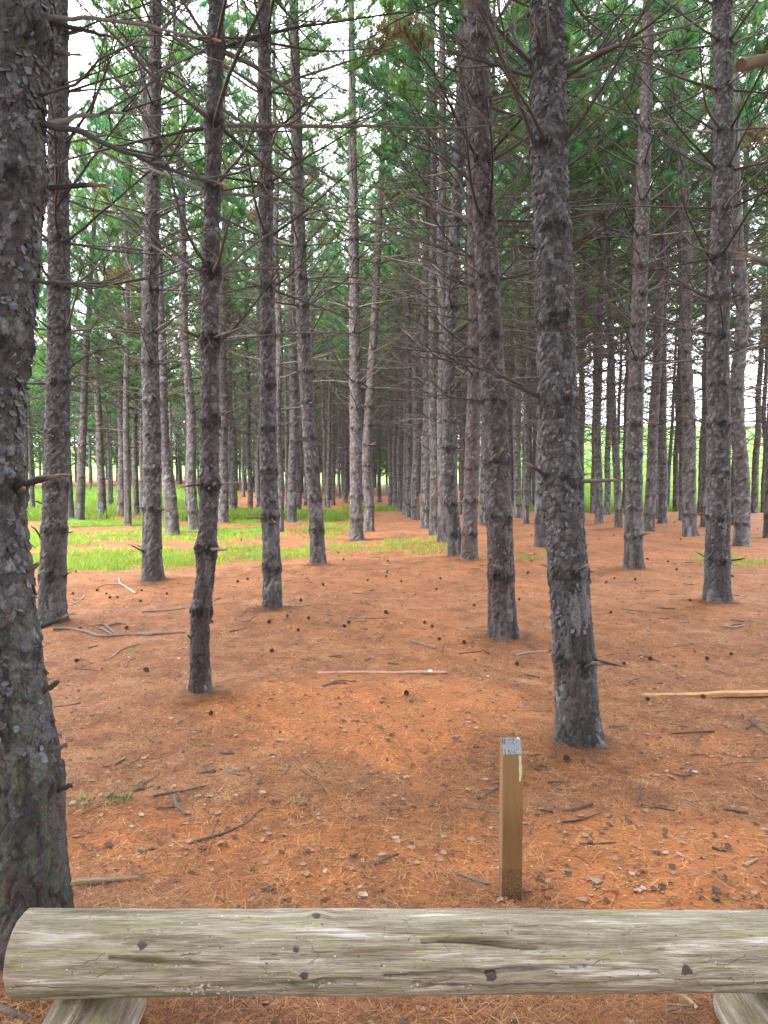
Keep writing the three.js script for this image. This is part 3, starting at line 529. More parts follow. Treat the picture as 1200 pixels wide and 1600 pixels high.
// ---------------------------------------------------------------- loose needles, grass
function instanced(name, geo, mat, list, label) {
  const o = new THREE.InstancedMesh(geo, mat, list.length); o.name = name; o.castShadow = o.receiveShadow = true;
  list.forEach(([m, c], i) => { o.setMatrixAt(i, m); o.setColorAt(i, c); });
  o.userData.kind = 'stuff'; o.userData.label = label; scene.add(o); return o;
}
const mat4 = (x, y, z, yaw, s, tilt = 0) => new THREE.Matrix4().compose(V(x, y, z), new THREE.Quaternion().setFromEuler(new THREE.Euler(tilt, yaw, 0, 'YXZ')), V(s, s, s));
{
  const R = rng(31), b = new MB();
  for (let k = 0; k < 16; k++) { // a small drift of fallen needles
    const a = R() * 6.28, x = (R() - 0.5) * 0.16, z = (R() - 0.5) * 0.16, l = 0.05 + 0.07 * R(), w = 0.0007, y0 = 0.002 + 0.006 * R(), y1 = 0.002 + 0.012 * R(), dx = Math.cos(a), dz = Math.sin(a), f = 0.7 + 0.6 * R(), c = [f, f * (0.9 + 0.2 * R()), f * (0.8 + 0.4 * R())];
    const cu = (R() - 0.5) * 0.02, px = -dz * w, pz = dx * w, mx = x + dx * l / 2 - dz * cu, mz = z + dz * l / 2 + dx * cu;
    const i = b.v(x + px, y0, z + pz, c); b.v(x - px, y0, z - pz, c); b.v(mx + px, (y0 + y1) / 2 + 0.003, mz + pz, c); b.v(mx - px, (y0 + y1) / 2 + 0.003, mz - pz, c); b.v(x + dx * l, y1, z + dz * l, c);
    b.tri(i, i + 1, i + 2); b.tri(i + 1, i + 3, i + 2); b.tri(i + 2, i + 3, i + 4);
  }
  const list = [];
  for (let k = 0; k < 90000 && list.length < 52000; k++) {
    const d = 1.6 + 14 * Math.pow(R(), 1.7), x = (R() - 0.5) * 1.15 * (d + 1), z = -d;
    if (R() < bare(x, z) * 0.97 || R() < grassAt(x, z) * 0.8) continue;
    const t = R(), c = new THREE.Color().setRGB(...(t < 0.3 ? [0.13, 0.055, 0.03] : t < 0.85 ? [0.37, 0.15, 0.062] : [0.55, 0.31, 0.15]));
    list.push([mat4(x, H(x, z), z, R() * 6.28, 0.55 + 0.45 * R(), (R() - 0.5) * 0.1), c]);
  }
  for (const [tx, tz, tr] of mounds.slice(0, 15)) for (let k = 0; k < 170; k++) { // heaped against the feet of the near pines
    const a = R() * 6.28, q = (tr - 0.3) * 0.5 + 0.01 + 0.28 * R() * R(), x = tx + Math.cos(a) * q, z = tz + Math.sin(a) * q, t = R();
    list.push([mat4(x, H(x, z) + 0.006 * R(), z, R() * 6.28, 0.7 + 0.5 * R(), (R() - 0.5) * 0.7), new THREE.Color().setRGB(...(t < 0.4 ? [0.13, 0.055, 0.03] : t < 0.88 ? [0.34, 0.14, 0.06] : [0.5, 0.28, 0.14]))]);
  }
  instanced('needle_litter', b.geo(false), M.litter, list, 'loose orange pine needles strewn over the forest floor');
}
{ // bark scales and leaf bits
  const R = rng(41), b = new MB();
  const rim = []; for (let k = 0; k < 7; k++) { const a = k / 7 * 6.28, r = 0.008 + 0.006 * R(); rim.push([Math.cos(a) * r * 1.5, 0.003 + 0.006 * R(), Math.sin(a) * r]); }
  const top = b.v(0, 0.004, 0, [1, 1, 1]), vs = rim.map((q) => b.v(...q, [1, 1, 1])), lo = rim.map((q) => b.v(q[0] * 0.95, q[1] - 0.002, q[2] * 0.95, [0.8, 0.8, 0.8]));
  for (let k = 0; k < 7; k++) { const e = (k + 1) % 7; b.tri(top, vs[e], vs[k]); b.tri(vs[k], vs[e], lo[k]); b.tri(vs[e], lo[e], lo[k]); }
  const list = [];
  for (let k = 0; k < 15000; k++) { const d = 1.7 + 24 * Math.pow(R(), 1.35), x = (R() - 0.5) * 1.15 * (d + 1), z = -d, t = R(), c = new THREE.Color().setRGB(...(t < 0.38 ? [0.30, 0.19, 0.13] : t < 0.45 ? [0.38, 0.30, 0.26] : [0.07, 0.04, 0.028])); list.push([mat4(x, H(x, z) + 0.004, z, R() * 6.28, 0.4 + 1.0 * R() * R(), (R() - 0.5) * 0.9), c]); }
  instanced('bark_crumbs', b.geo(false), M.litter, list, 'pale and dark bark crumbs scattered on the needles');
}
function bladeTuft(seed, n, h, w, spread) {
  const b = new MB(), R = rng(seed);
  for (let k = 0; k < n; k++) {
    const a = R() * 6.28, x = (R() - 0.5) * spread, z = (R() - 0.5) * spread, l = h * (0.5 + 0.7 * R()), le = l * (0.2 + 0.6 * R()), dx = Math.cos(a), dz = Math.sin(a), px = -dz * w, pz = dx * w, f = 0.8 + 0.4 * R(), c = [f * (0.9 + 0.3 * R()), f, f];
    const i = b.v(x + px, -0.01, z + pz, c); b.v(x - px, -0.01, z - pz, c); b.v(x + dx * le * 0.35 + px * 0.8, l * 0.6, z + dz * le * 0.35 + pz * 0.8, c); b.v(x + dx * le * 0.35 - px * 0.8, l * 0.6, z + dz * le * 0.35 - pz * 0.8, c); b.v(x + dx * le, l, z + dz * le, c);
    b.tri(i, i + 1, i + 2); b.tri(i + 1, i + 3, i + 2); b.tri(i + 2, i + 3, i + 4);
  }
  return b.geo(false);
}
{
  const R = rng(51), near = [], far = [];
  for (let k = 0; k < 160000; k++) {
    const d = 10.5 + 24 * R(), x = -14 + 22 * R(), z = -d, g = grassAt(x, z);
    if (R() > g * (0.45 + 0.6 * n2(x * 2.2, z * 2.2)) + (g > 0.85 ? 0.12 : 0)) continue;
    const f = 0.8 + 0.4 * R(), y = R(); near.push([mat4(x, H(x, z), z, R() * 6.28, 0.6 + 0.7 * R()), new THREE.Color().setRGB(f * lerp(0.15, 0.32, y * y), f * lerp(0.32, 0.38, y), f * 0.05)]);
    if (near.length > 36000) break;
  }
  for (let k = 0; k < 60000; k++) {
    const d = 26 + 90 * R() * R(), x = (R() - 0.5) * 1.25 * d, z = -d; if (R() > grassAt(x, z)) continue;
    const f = 0.8 + 0.4 * R(), y = R(); far.push([mat4(x, H(x, z), z, R() * 6.28, 0.7 + 0.8 * R()), new THREE.Color().setRGB(f * lerp(0.11, 0.22, y), f * lerp(0.24, 0.29, y), f * 0.04)]);
  }
  console.log('grass', near.length, far.length);
  instanced('grass', bladeTuft(61, 12, 0.085, 0.003, 0.18), M.grass, near, 'short bright green grass growing between the pines');
  instanced('meadow_grass', bladeTuft(62, 16, 0.24, 0.007, 0.5), M.grass, far, 'tall sunlit grass of the meadow and field beyond the trees');
}

// ---------------------------------------------------------------- log bench
{
  const y0 = 0.31, z0 = -2.116, x0 = -1.035, x1 = 1.42, rl = 0.112, rr = 0.101;
  const t = thing('log_bench', 'weathered grey log laid as a bench on two short cross logs', 'bench', V(0, H(0, z0), z0));
  const gy = t.position.y;
  // colour of the weathered wood
  const W = 2048, Hh = 640, cv = document.createElement('canvas'); cv.width = W; cv.height = Hh; const g = cv.getContext('2d'), R = rng(9);
  g.fillStyle = 'rgb(146,139,127)'; g.fillRect(0, 0, W, Hh);
  const el = (x, y, a, b, f) => { g.fillStyle = f; for (const o of [0, Hh, -Hh]) { g.beginPath(); g.ellipse(x, y + o, a, b, 0, 0, 6.3); g.fill(); } };
  { const im = g.createImageData(W, Hh), d = im.data;
    for (let y = 0; y < Hh; y++) for (let x = 0; x < W; x++) {
      const a = y / Hh * 6.2832, c = Math.cos(a), q = Math.sin(a), u = x / W * 2.5, f = (fx, fr, o) => n3(u * fx + o, c * fr, q * fr + o);
      const wear = 0.55 * f(1.6, 1.5, 3) + 0.45 * f(4.5, 5, 9) + 0.3 * f(9, 16, 4), fib = 0.35 * f(6, 34, 7) + 0.45 * f(18, 80, 2) + 0.5 * f(45, 95, 12), alg = sm(0.15, 0.75, 0.7 * f(2.2, 2.6, 21) + 0.5 * f(11, 12, 14)), brn = sm(0.2, 0.8, 0.7 * f(1.3, 3, 31) + 0.45 * f(8, 18, 17) + 0.2 * fib);
      let p = [136 + 36 * wear + 28 * fib, 128 + 36 * wear + 28 * fib, 110 + 38 * wear + 26 * fib];
      p = mix3(p, [132, 130, 78], 0.55 * alg); p = mix3(p, [92, 74, 56], 0.6 * brn); p = mix3(p, [206, 204, 208], 0.55 * sm(0.3, 0.9, wear));
      const k = (y * W + x) * 4; d[k] = clamp(p[0], 0, 255); d[k + 1] = clamp(p[1], 0, 255); d[k + 2] = clamp(p[2], 0, 255); d[k + 3] = 255;
    }
    g.putImageData(im, 0, 0); }
  for (let k = 0; k < 4200; k++) { // grain
    const x = R() * W, y = R() * Hh, l = 20 + 180 * R() * R(), q = R(); g.strokeStyle = q < 0.5 ? `rgba(56,46,36,${0.1 + 0.3 * R()})` : q < 0.93 ? `rgba(206,202,196,${0.1 + 0.25 * R()})` : `rgba(118,122,76,${0.15 + 0.2 * R()})`; g.lineWidth = 0.6 + 1.2 * R(); g.beginPath(); g.moveTo(x, y); g.bezierCurveTo(x + l / 3, y + (R() - 0.5) * 5, x + l * 0.66, y + (R() - 0.5) * 5, x + l, y + (R() - 0.5) * 6); g.stroke();
  }
  for (let k = 0; k < 420; k++) { // short drying checks along the grain
    const x = R() * W, y = R() * Hh, l = 10 + 70 * R() * R(); g.strokeStyle = `rgba(46,36,27,${0.4 + 0.45 * R()})`; g.lineWidth = 0.8 + 1.6 * R() * R(); g.beginPath(); g.moveTo(x, y); g.lineTo(x + l * 0.5, y + (R() - 0.5) * 3); g.lineTo(x + l, y + (R() - 0.5) * 4); g.stroke();
  }
  for (let k = 0; k < 130; k++) { // beetle tracks and torn fibres
    let x = R() * W, y = R() * Hh, a = (R() - 0.5) * 1.2; g.strokeStyle = `rgba(${62 + 40 * R() | 0},${50 + 30 * R() | 0},38,${0.35 + 0.4 * R()})`; g.lineWidth = 0.8 + 1.5 * R(); g.beginPath(); g.moveTo(x, y); for (let q = 0; q < 5 + 9 * R(); q++) { a += (R() - 0.5) * 1.5; x += Math.cos(a) * 7; y += Math.sin(a) * 5; g.lineTo(x, y); } g.stroke();
  }
  for (let k = 0; k < 700; k++) el(R() * W, R() * Hh, 0.8 + 2.2 * R(), 0.8 + 1.4 * R(), R() < 0.6 ? 'rgba(58,46,36,0.75)' : 'rgba(226,222,206,0.7)');
  for (let k = 0; k < 26; k++) { const x = R() * W, y = R() * Hh; for (let q = 0; q < 26; q++) el(x + (R() - 0.5) * 60, y + (R() - 0.5) * 22, 2 + 5 * R(), 1 + 3 * R(), `rgba(120,134,72,${0.14 + 0.16 * R()})`); }
  const map = new THREE.CanvasTexture(cv); map.colorSpace = THREE.SRGBColorSpace; map.wrapS = map.wrapT = THREE.RepeatWrapping;
  M.log = new THREE.MeshStandardMaterial({ map, vertexColors: true, roughness: 0.78, bumpMap: map, bumpScale: 0.007 });
  const knots = [[-0.66, 0.72, 0.0125], [-0.24, 0.62, 0.008], [-0.215, 0.08, 0.012], [0.29, 0.02, 0.0145], [0.82, 0.16, 0.0155], [-0.19, 1.45, 0.012]]; // x, angle up from the side that faces the camera, size
  const cracks = [[-1.0, 0.95, -0.22, 0.03, 1], [0.0, 0.75, 0.06, 0.02, 2], [-0.95, -0.3, -0.62, 0.02, 3], [0.9, 1.4, -0.35, 0.02, 4], [-0.75, -0.45, 0.34, 0.02, 5], [0.1, 0.45, 0.72, 0.015, 6]];
  function logGeo(len0, len1, ra, rb, n, nr, seed, detail) {
    const b = new MB();
    for (let k = 0; k <= n; k++) { const s = k / n, x = lerp(len0, len1, s), r0 = lerp(ra, rb, s);
      for (let j = 0; j <= nr; j++) { const a = j / nr * 2 * Math.PI, f = a > Math.PI ? a - 2 * Math.PI : a; // 0 faces the camera, up is positive
        let r = r0 * (1 + 0.022 * n3(x * 1.6, Math.cos(a), Math.sin(a) + seed) + 0.010 * n3(x * 5, Math.cos(a) * 3, Math.sin(a) * 3 + seed)) + 0.0012 * n3(x * 12, Math.cos(a) * 30, Math.sin(a) * 30 + seed);
        const edge = Math.min(k, n - k); if (edge < 2) r *= edge === 0 ? 0.955 : 0.988;
        if (detail) {
          for (const [kx, ka, ks] of knots) { const q = ((x - kx) ** 2 + ((f - ka) * r0) ** 2) / (ks * ks); if (q < 30) r += 0.010 * Math.exp(-q * 0.16) * (ks / 0.01) - 0.008 * Math.exp(-q * 1.6); }
          for (const [xa, xb, ca, wv, sd] of cracks) if (x > xa && x < xb) { const c = ca + 0.16 * n2(x * 1.3, sd * 5) + wv * n2(x * 9, sd), dd = Math.abs((f - c) * r0), wd = 0.0042 * Math.sin(Math.PI * (x - xa) / (xb - xa)) + 0.0012; r -= 0.020 * Math.exp(-(dd * dd) / (wd * wd)); }
        }
        b.v(x, Math.sin(a) * r, Math.cos(a) * r, [1, 1, 1], (x - len0) / 2.5, j / nr);
      } }
    const w = nr + 1; for (let k = 0; k < n; k++) for (let j = 0; j < nr; j++) { const q = k * w + j; b.tri(q, q + w, q + 1); b.tri(q + 1, q + w, q + w + 1); }
    for (const [k, x, sg] of [[0, len0 - 0.004, 1], [n, len1 + 0.004, -1]]) { const c = b.v(x, 0, 0, [0.9, 0.8, 0.65], 0.1, 0.1); for (let j = 0; j < nr; j++) { const q = k * w + j; sg > 0 ? b.tri(c, q, q + 1) : b.tri(c, q + 1, q); } }
    return b.geo();
  }
  const seat = mesh('seat_log', logGeo(x0, x1, rl, rr, 900, 150, 3, true), M.log, t); seat.position.set(0, y0 - gy, 0); seat.rotation.z = 0.004;
  const kb = (ks) => { const b = new MB(), R2 = rng(ks * 1e5), rim = []; const c = b.v(0, 0, 0.003, [0.05, 0.04, 0.035]); for (let k = 0; k < 10; k++) { const a = k / 10 * 6.283, r = ks * (0.65 + 0.6 * R2()); rim.push(b.v(Math.cos(a) * r * 1.1, Math.sin(a) * r * 0.9, 0.001, [0.07, 0.055, 0.045])); } const lo = rim.map((q) => b.v(b.p[q * 3], b.p[q * 3 + 1], -0.02, [0.05, 0.04, 0.03])); for (let k = 0; k < 10; k++) { const e = (k + 1) % 10; b.tri(c, rim[k], rim[e]); b.tri(rim[k], lo[k], rim[e]); b.tri(rim[e], lo[k], lo[e]); } return b.geo(false); };
  for (const [kx, ka, ks] of knots) { const r0 = lerp(rl, rr, (kx - x0) / (x1 - x0)) + ks - 0.003, m = mesh('knot', kb(ks), M.twig, seat); m.position.set(kx, Math.sin(ka) * r0, Math.cos(ka) * r0); m.rotation.x = -ka; }
  { // lichen
    const R2 = rng(66); for (const [lx, la, n, spread, pale] of [[-0.29, 0.03, 26, 0.035, 0], [-0.50, -0.32, 40, 0.05, 1], [-0.17, -0.26, 10, 0.02, 1], [0.22, -0.33, 8, 0.02, 1]]) { const b = new MB();
      for (let k = 0; k < n; k++) { const x = lx + (R2() + R2() - 1) * spread * 1.6, a = la + (R2() + R2() - 1) * spread * 5, r0 = lerp(rl, rr, (x - x0) / (x1 - x0)) + 0.001, s = 0.0015 + 0.0028 * R2(), f = 0.7 + 0.5 * R2(), c = pale ? [0.42 * f, 0.38 * f, 0.27 * f] : [0.22 * f, 0.28 * f, 0.15 * f]; const ic = new THREE.IcosahedronGeometry(s, 0).attributes.position; for (let q = 0; q < ic.count; q++) { const dx = ic.getX(q) * 1.3, dn = ic.getZ(q) * 0.6, dt = ic.getY(q); b.v(x + dx, Math.sin(a) * (r0 + dn) + Math.cos(a) * dt, Math.cos(a) * (r0 + dn) - Math.sin(a) * dt, c); if (q % 3 === 2) b.tri(q + k * ic.count - 2, q + k * ic.count - 1, q + k * ic.count); } }
      stuff(mesh('lichen', b.geo(false), M.twig, seat)); } }
  for (const [sx, tilt] of [[-0.845, 0.02], [1.125, -0.03]]) { const o = mesh('support_log', logGeo(-0.13, 0.42, 0.128, 0.122, 120, 60, sx * 9 + 20, false), M.log, t); o.position.set(sx, 0.098, 0); o.rotation.set(0, -Math.PI / 2 + tilt, 0); }
  mounds.push([0, -50, 1, 0]);
}

// ---------------------------------------------------------------- numbered post
{
  const g0 = ground(797, 1398), t = thing('marker_post', 'square wooden post with a slanted painted top lettered #7', 'post', g0), w = 0.0405;
  const cv = document.createElement('canvas'); cv.width = 256; cv.height = 1024; const g = cv.getContext('2d'), R = rng(14);
  g.fillStyle = 'rgb(124,92,58)'; g.fillRect(0, 0, 256, 1024);
  for (let k = 0; k < 900; k++) { const x = R() * 256, y = R() * 1024, l = 120 + 500 * R(); g.strokeStyle = R() < 0.55 ? `rgba(100,70,36,${0.06 + 0.14 * R()})` : `rgba(178,142,94,${0.06 + 0.14 * R()})`; g.lineWidth = 0.8 + 2.2 * R(); g.beginPath(); g.moveTo(x, y); g.bezierCurveTo(x + 4 * R(), y + l / 3, x - 4 * R(), y + l / 2, x + (R() - 0.5) * 6, y + l); g.stroke(); }
  for (const [x, y, r] of [[80, 120, 15], [180, 430, 12], [130, 640, 9]]) for (let k = 6; k > 0; k--) { g.fillStyle = `rgba(${84 + k * 8},${56 + k * 7},${28 + k * 4},0.5)`; g.beginPath(); g.ellipse(x, y, r * k / 6, r * 1.3 * k / 6, 0.2, 0, 6.3); g.fill(); }
  for (let k = 0; k < 2600; k++) { const y = 1024 - Math.pow(R(), 2.4) * 200, r = 1 + 5 * R(); g.fillStyle = `rgba(${48 + 20 * R() | 0},${30 + 14 * R() | 0},16,${0.15 + 0.25 * R()})`; g.beginPath(); g.ellipse(R() * 256, y, r, r * 0.8, 0, 0, 6.3); g.fill(); } // mud splashes
  const map = new THREE.CanvasTexture(cv); map.colorSpace = THREE.SRGBColorSpace; map.wrapS = THREE.RepeatWrapping;
  const wood = new THREE.MeshStandardMaterial({ map, roughness: 0.75, bumpMap: map, bumpScale: 0.0015 });
  const hb = 0.583, ht = hb + 0.042, sh = new THREE.Shape([[-w, -0.25], [w, -0.25], [w, hb], [-w, ht]].map(([a, b]) => new THREE.Vector2(a, b)));
  const geo = new THREE.ExtrudeGeometry(sh, { depth: 2 * w - 0.006, bevelEnabled: true, bevelThickness: 0.003, bevelSize: 0.003, bevelOffset: -0.003, bevelSegments: 2 });
  geo.translate(0, 0, -w + 0.003); geo.rotateY(-Math.PI / 2); // profile x -> world z (towards the camera is lower)
  const p = geo.attributes.position, nn = geo.attributes.normal, uv = geo.attributes.uv; for (let k = 0; k < p.count; k++) uv.setXY(k, 0.5 + (Math.abs(nn.getX(k)) > 0.7 ? p.getZ(k) + 0.03 : p.getX(k)) / (2 * w), p.getY(k) / 0.66);
  mesh('body', geo, wood, t);
  // painted slanted top with marker lettering
  const c2 = document.createElement('canvas'); c2.width = c2.height = 512; const q = c2.getContext('2d'), R3 = rng(15);
  q.fillStyle = 'rgb(104,108,114)'; q.fillRect(0, 0, 512, 512);
  for (let k = 0; k < 420; k++) { q.fillStyle = R3() < 0.5 ? `rgba(46,48,48,${0.05 + 0.10 * R3()})` : `rgba(150,154,164,${0.05 + 0.10 * R3()})`; q.beginPath(); q.ellipse(R3() * 512, R3() * 512, 10 + 40 * R3(), 5 + 16 * R3(), R3() * 0.5, 0, 6.3); q.fill(); } // smeared dirt and old paint, all over
  q.fillStyle = 'rgb(186,184,180)'; q.beginPath(); q.moveTo(400, 0); q.lineTo(512, 0); q.lineTo(512, 104); q.lineTo(494, 88); q.lineTo(486, 96); q.lineTo(462, 52); q.lineTo(440, 58); q.lineTo(418, 22); q.fill(); // chipped corner of older white paint
  for (let k = 0; k < 260; k++) { q.strokeStyle = `rgba(228,228,234,${0.08 + 0.12 * R3()})`; q.lineWidth = 1 + 2 * R3(); const x = R3() * 512, y = R3() * 512; q.beginPath(); q.moveTo(x, y); q.lineTo(x + 30 + 60 * R3(), y + (R3() - 0.5) * 8); q.stroke(); }
  q.strokeStyle = 'rgb(14,15,20)'; q.lineCap = 'round'; q.lineJoin = 'round';
  const line = (wd, ...pts) => { q.lineWidth = wd; q.beginPath(); pts.forEach(([x, y], i) => i ? q.lineTo(x, y) : q.moveTo(x, y)); q.stroke(); };
  line(15, [62, 45], [40, 205]); line(15, [112, 40], [88, 200]); line(13, [24, 98], [150, 84]); line(13, [14, 158], [142, 146]); // #
  line(17, [190, 92], [255, 80], [338, 48], [318, 110], [296, 170], [318, 232]);                                                // 7
  line(17, [62, 352], [70, 490]);                                                                                              // 1
  line(15, [178, 420], [148, 432], [134, 402], [152, 376], [180, 380], [182, 420], [186, 488]);                                 // 9
  line(15, [232, 376], [236, 436], [306, 430]); line(15, [300, 370], [318, 496]);                                               // 4
  line(13, [362, 338], [356, 372]);                                                                                            // '
  const m2 = new THREE.CanvasTexture(c2); m2.colorSpace = THREE.SRGBColorSpace;
  const sl = Math.hypot(2 * w, ht - hb), plate = new THREE.BoxGeometry(2 * w - 0.008, 0.003, sl - 0.006), pu = plate.attributes.uv, pn = plate.attributes.normal, pp = plate.attributes.position;
  for (let k = 0; k < pu.count; k++) if (pn.getY(k) > 0.5) pu.setXY(k, pp.getX(k) / (2 * w) + 0.5, 0.5 - pp.getZ(k) / sl);
  const cap = mesh('painted_top', plate, new THREE.MeshStandardMaterial({ map: m2, roughness: 0.5 }), t); cap.position.set(0, (hb + ht) / 2 + 0.0018, 0); cap.rotation.x = Math.atan2(ht - hb, 2 * w); cap.userData.label = 'grey painted top lettered #7 and 194';
  // dried drip of paint
  const ds = new THREE.Shape([[-0.004, 0], [0.005, 0], [0.005, -0.03], [0.009, -0.045], [0.008, -0.07], [0.005, -0.085], [0.004, -0.098], [0, -0.103], [-0.003, -0.095], [-0.001, -0.075], [-0.004, -0.055], [-0.003, -0.03]].map(([a, b]) => new THREE.Vector2(a, b)));
  const dr = mesh('paint_drip', new THREE.ExtrudeGeometry(ds, { depth: 0.001, bevelEnabled: true, bevelSize: 0.0006, bevelThickness: 0.0008, bevelSegments: 2 }), new THREE.MeshStandardMaterial({ color: 0xb9b28a, roughness: 0.5 }), t); dr.position.set(0.026, hb - 0.001, w - 0.0003);
}

// ---------------------------------------------------------------- boards lying on the needles
function board(name, label, pa, pb, width, thick, color, seed, part) {
  const A = ground(...pa, H), B = ground(...pb, H), L = A.distanceTo(B), n = 40, b = new MB(), R = rng(seed);
  const t = thing(name, label, 'board', V().addVectors(A, B).multiplyScalar(0.5));
  const yaw = Math.atan2(-(B.z - A.z), B.x - A.x);
  for (let k = 0; k <= n; k++) { const x = (k / n - 0.5) * L, wv = 0.004 * n2(x * 2, seed), w = width * (1 + 0.1 * n2(x * 3, seed + 5)), tap = k === 0 || k === n ? 0.8 : 1;
    for (const [y, z] of [[-0.01, 0.5], [thick * 0.8, 0.5], [thick, 0.44], [thick, -0.44], [thick * 0.8, -0.5], [-0.01, -0.5]]) { const f = 0.85 + 0.2 * n2(x * 9, z * 30 + seed) + 0.1 * n2(x * 40, z * 9 + seed); b.v(x + (k === 0 ? z * 0.03 : 0), y + wv, z * w * tap, color.map((q) => q * f)); } }
  for (let k = 0; k < n; k++) for (let j = 0; j < 5; j++) { const q = k * 6 + j; b.tri(q, q + 6, q + 1); b.tri(q + 1, q + 6, q + 7); }
  for (const k of [0, n]) { const q = k * 6; for (let j = 1; j < 5; j++) k ? b.tri(q, q + j, q + j + 1) : b.tri(q, q + j + 1, q + j); }
  const m = mesh('plank', b.geo(false), M.twig, t); t.rotation.y = yaw; 
  return t;
}
{ const t = board('wooden_board', 'faded reddish strip of wood with a white tape band lying flat on the earth', [495, 1052], [697, 1053], 0.055, 0.016, [0.40, 0.20, 0.145], 3);
  const b = new THREE.BoxGeometry(0.032, 0.004, 0.056); const m = mesh('tape_band', b, new THREE.MeshStandardMaterial({ color: 0xd8d2b8, roughness: 0.6 }), t); m.position.set(0.385, 0.0195, 0); }
board('wooden_board', 'long tan board half buried in needles beyond the numbered post', [1004, 1086], [1290, 1083], 0.06, 0.018, [0.46, 0.245, 0.105], 8);

// ---------------------------------------------------------------- fallen sticks
function stick(pts, r, label, { col = null, forks = [], group, name = 'fallen_branch', broken = true, lift = 0 } = {}) {
  const q = pts.map(([u, v]) => { const p = ground(u, v, H); p.y += r * 0.7 + lift; return p; }), o = q[0].clone(), R = rng(Math.round(pts[0][0] * 7 + pts[0][1]));
  const t = thing(name, label, 'stick', o, group), c = col || twigCol(R);
  const tube = (w, ra, part) => { const b = new MB(), cv = new THREE.CatmullRomCurve3(w), n = Math.max(5, w.length * 5), ps = w.length > 1 ? cv.getPoints(n) : w; b.tube(ps, ps.map((p, i) => Math.max(0.0012, ra * (1 - 0.4 * i / n) * (1 + 0.18 * n2(i * 1.3, o.x * 30)))), 7, (s, j) => j === -1 && broken ? mix3(TW.broken, TW.pale, 0.6) : mix3(c, TW.pale, 0.25 + 0.25 * n2(s * 14, j)), true, 0.22, R); return mesh(part, b.geo(), M.twig, t); };
  tube(q.map((p) => p.clone().sub(o)), r, 'stem');
  for (const f of forks) tube(f.map(([u, v]) => { const p = ground(u, v, H); p.y += r * 0.6; return p.sub(o); }), r * 0.6, 'twig');
}
stick([[82, 985], [105, 984], [135, 989], [160, 996], [200, 994], [245, 992], [290, 990]], 0.020, 'long crooked fallen branch with side twigs lying by the stout pine', { col: [0.13, 0.095, 0.08], forks: [[[182, 994], [172, 984], [160, 977], [143, 980]], [[176, 994], [160, 984], [150, 981]], [[168, 979], [185, 975], [196, 977]]] });
stick([[164, 1033], [176, 1027], [190, 1016], [215, 1008], [236, 1002]], 0.011, 'forked pale stick below the long crooked branch', { col: [0.2, 0.13, 0.08], forks: [[[196, 1044], [200, 1035], [208, 1030]]] });
stick([[212, 928], [200, 920], [188, 912], [186, 903]], 0.014, 'bleached stick with a fork at the foot of the dark straight pine', { col: [0.28, 0.24, 0.2], forks: [[[190, 913], [165, 914], [152, 918]]] });
stick([[106, 947], [118, 943], [128, 936], [132, 931]], 0.010, 'short bent bleached stick near the grass strip', { col: [0.3, 0.25, 0.2] });
stick([[108, 1386], [160, 1381], [217, 1377]], 0.0165, 'thick barkless stick with a clean cut end behind the log bench', { col: [0.27, 0.17, 0.095], name: 'cut_stick' });
stick([[98, 1392], [106, 1389], [114, 1387]], 0.013, 'short stub of wood lying against the foot of the thick pine', { col: [0.16, 0.1, 0.07], name: 'cut_stick' });
stick([[298, 1318], [330, 1309], [355, 1301], [384, 1288]], 0.0075, 'dark curved twig with a side shoot on bare earth', { col: [0.07, 0.05, 0.04], forks: [[[330, 1308], [334, 1296], [341, 1281]], [[384, 1288], [400, 1272], [415, 1262]]] });
stick([[215, 1333], [230, 1330], [243, 1327]], 0.008, 'short dark twig between the cut stick and the curved twig', { col: [0.08, 0.055, 0.045] });
stick([[463, 1256], [466, 1248], [472, 1237]], 0.006, 'small upright lying brown twig on the worn patch', { col: [0.2, 0.1, 0.05] });
stick([[583, 1353], [600, 1345], [622, 1336]], 0.0085, 'dark twig just behind the middle of the log bench', { col: [0.07, 0.045, 0.035] });
stick([[642, 1003], [660, 1008], [680, 1014]], 0.013, 'brown stick lying between the bare earth and the root flared pine', { col: [0.17, 0.1, 0.07] });
stick([[806, 1025], [830, 1021], [856, 1019]], 0.013, 'pale stick lying between the two stout path pines', { col: [0.25, 0.19, 0.15] });
stick([[503, 1074], [520, 1069], [541, 1068]], 0.010, 'stubby forked twig below the reddish strip of wood', { col: [0.08, 0.05, 0.04], forks: [[[520, 1067], [535, 1064], [551, 1066]]] });
stick([[950, 1137], [965, 1136], [985, 1135]], 0.009, 'short dark stick beside the foot of the straight grey pine', { col: [0.09, 0.06, 0.045] });
stick([[905, 1319], [930, 1319], [962, 1317]], 0.0055, 'thin brown twig in front of the straight grey pine', { col: [0.12, 0.07, 0.045] });
stick([[1163, 1355], [1172, 1350], [1184, 1344]], 0.0085, 'pale broken chip of branch on bare earth', { col: [0.36, 0.25, 0.17] });
stick([[1112, 1325], [1122, 1328], [1134, 1331]], 0.006, 'dark little twig near the pale broken chip', { col: [0.07, 0.05, 0.04] });
stick([[545, 966], [575, 967], [608, 966]], 0.010, 'straight twig on the path short of the grass', { col: [0.16, 0.1, 0.07] });
stick([[716, 1022], [735, 1020], [752, 1018]], 0.008, 'faint twig by the root flared pine', { col: [0.14, 0.09, 0.06] });
stick([[222, 957], [260, 955], [290, 951]], 0.012, 'straight stick lying between the stout and the slender pine', { col: [0.17, 0.12, 0.095] });
stick([[370, 962], [380, 972], [392, 970]], 0.008, 'crossed twigs heaped by the dark upright pine', { col: [0.1, 0.07, 0.06], forks: [[[366, 970], [378, 962], [386, 952]], [[384, 976], [392, 968], [400, 963]]] });
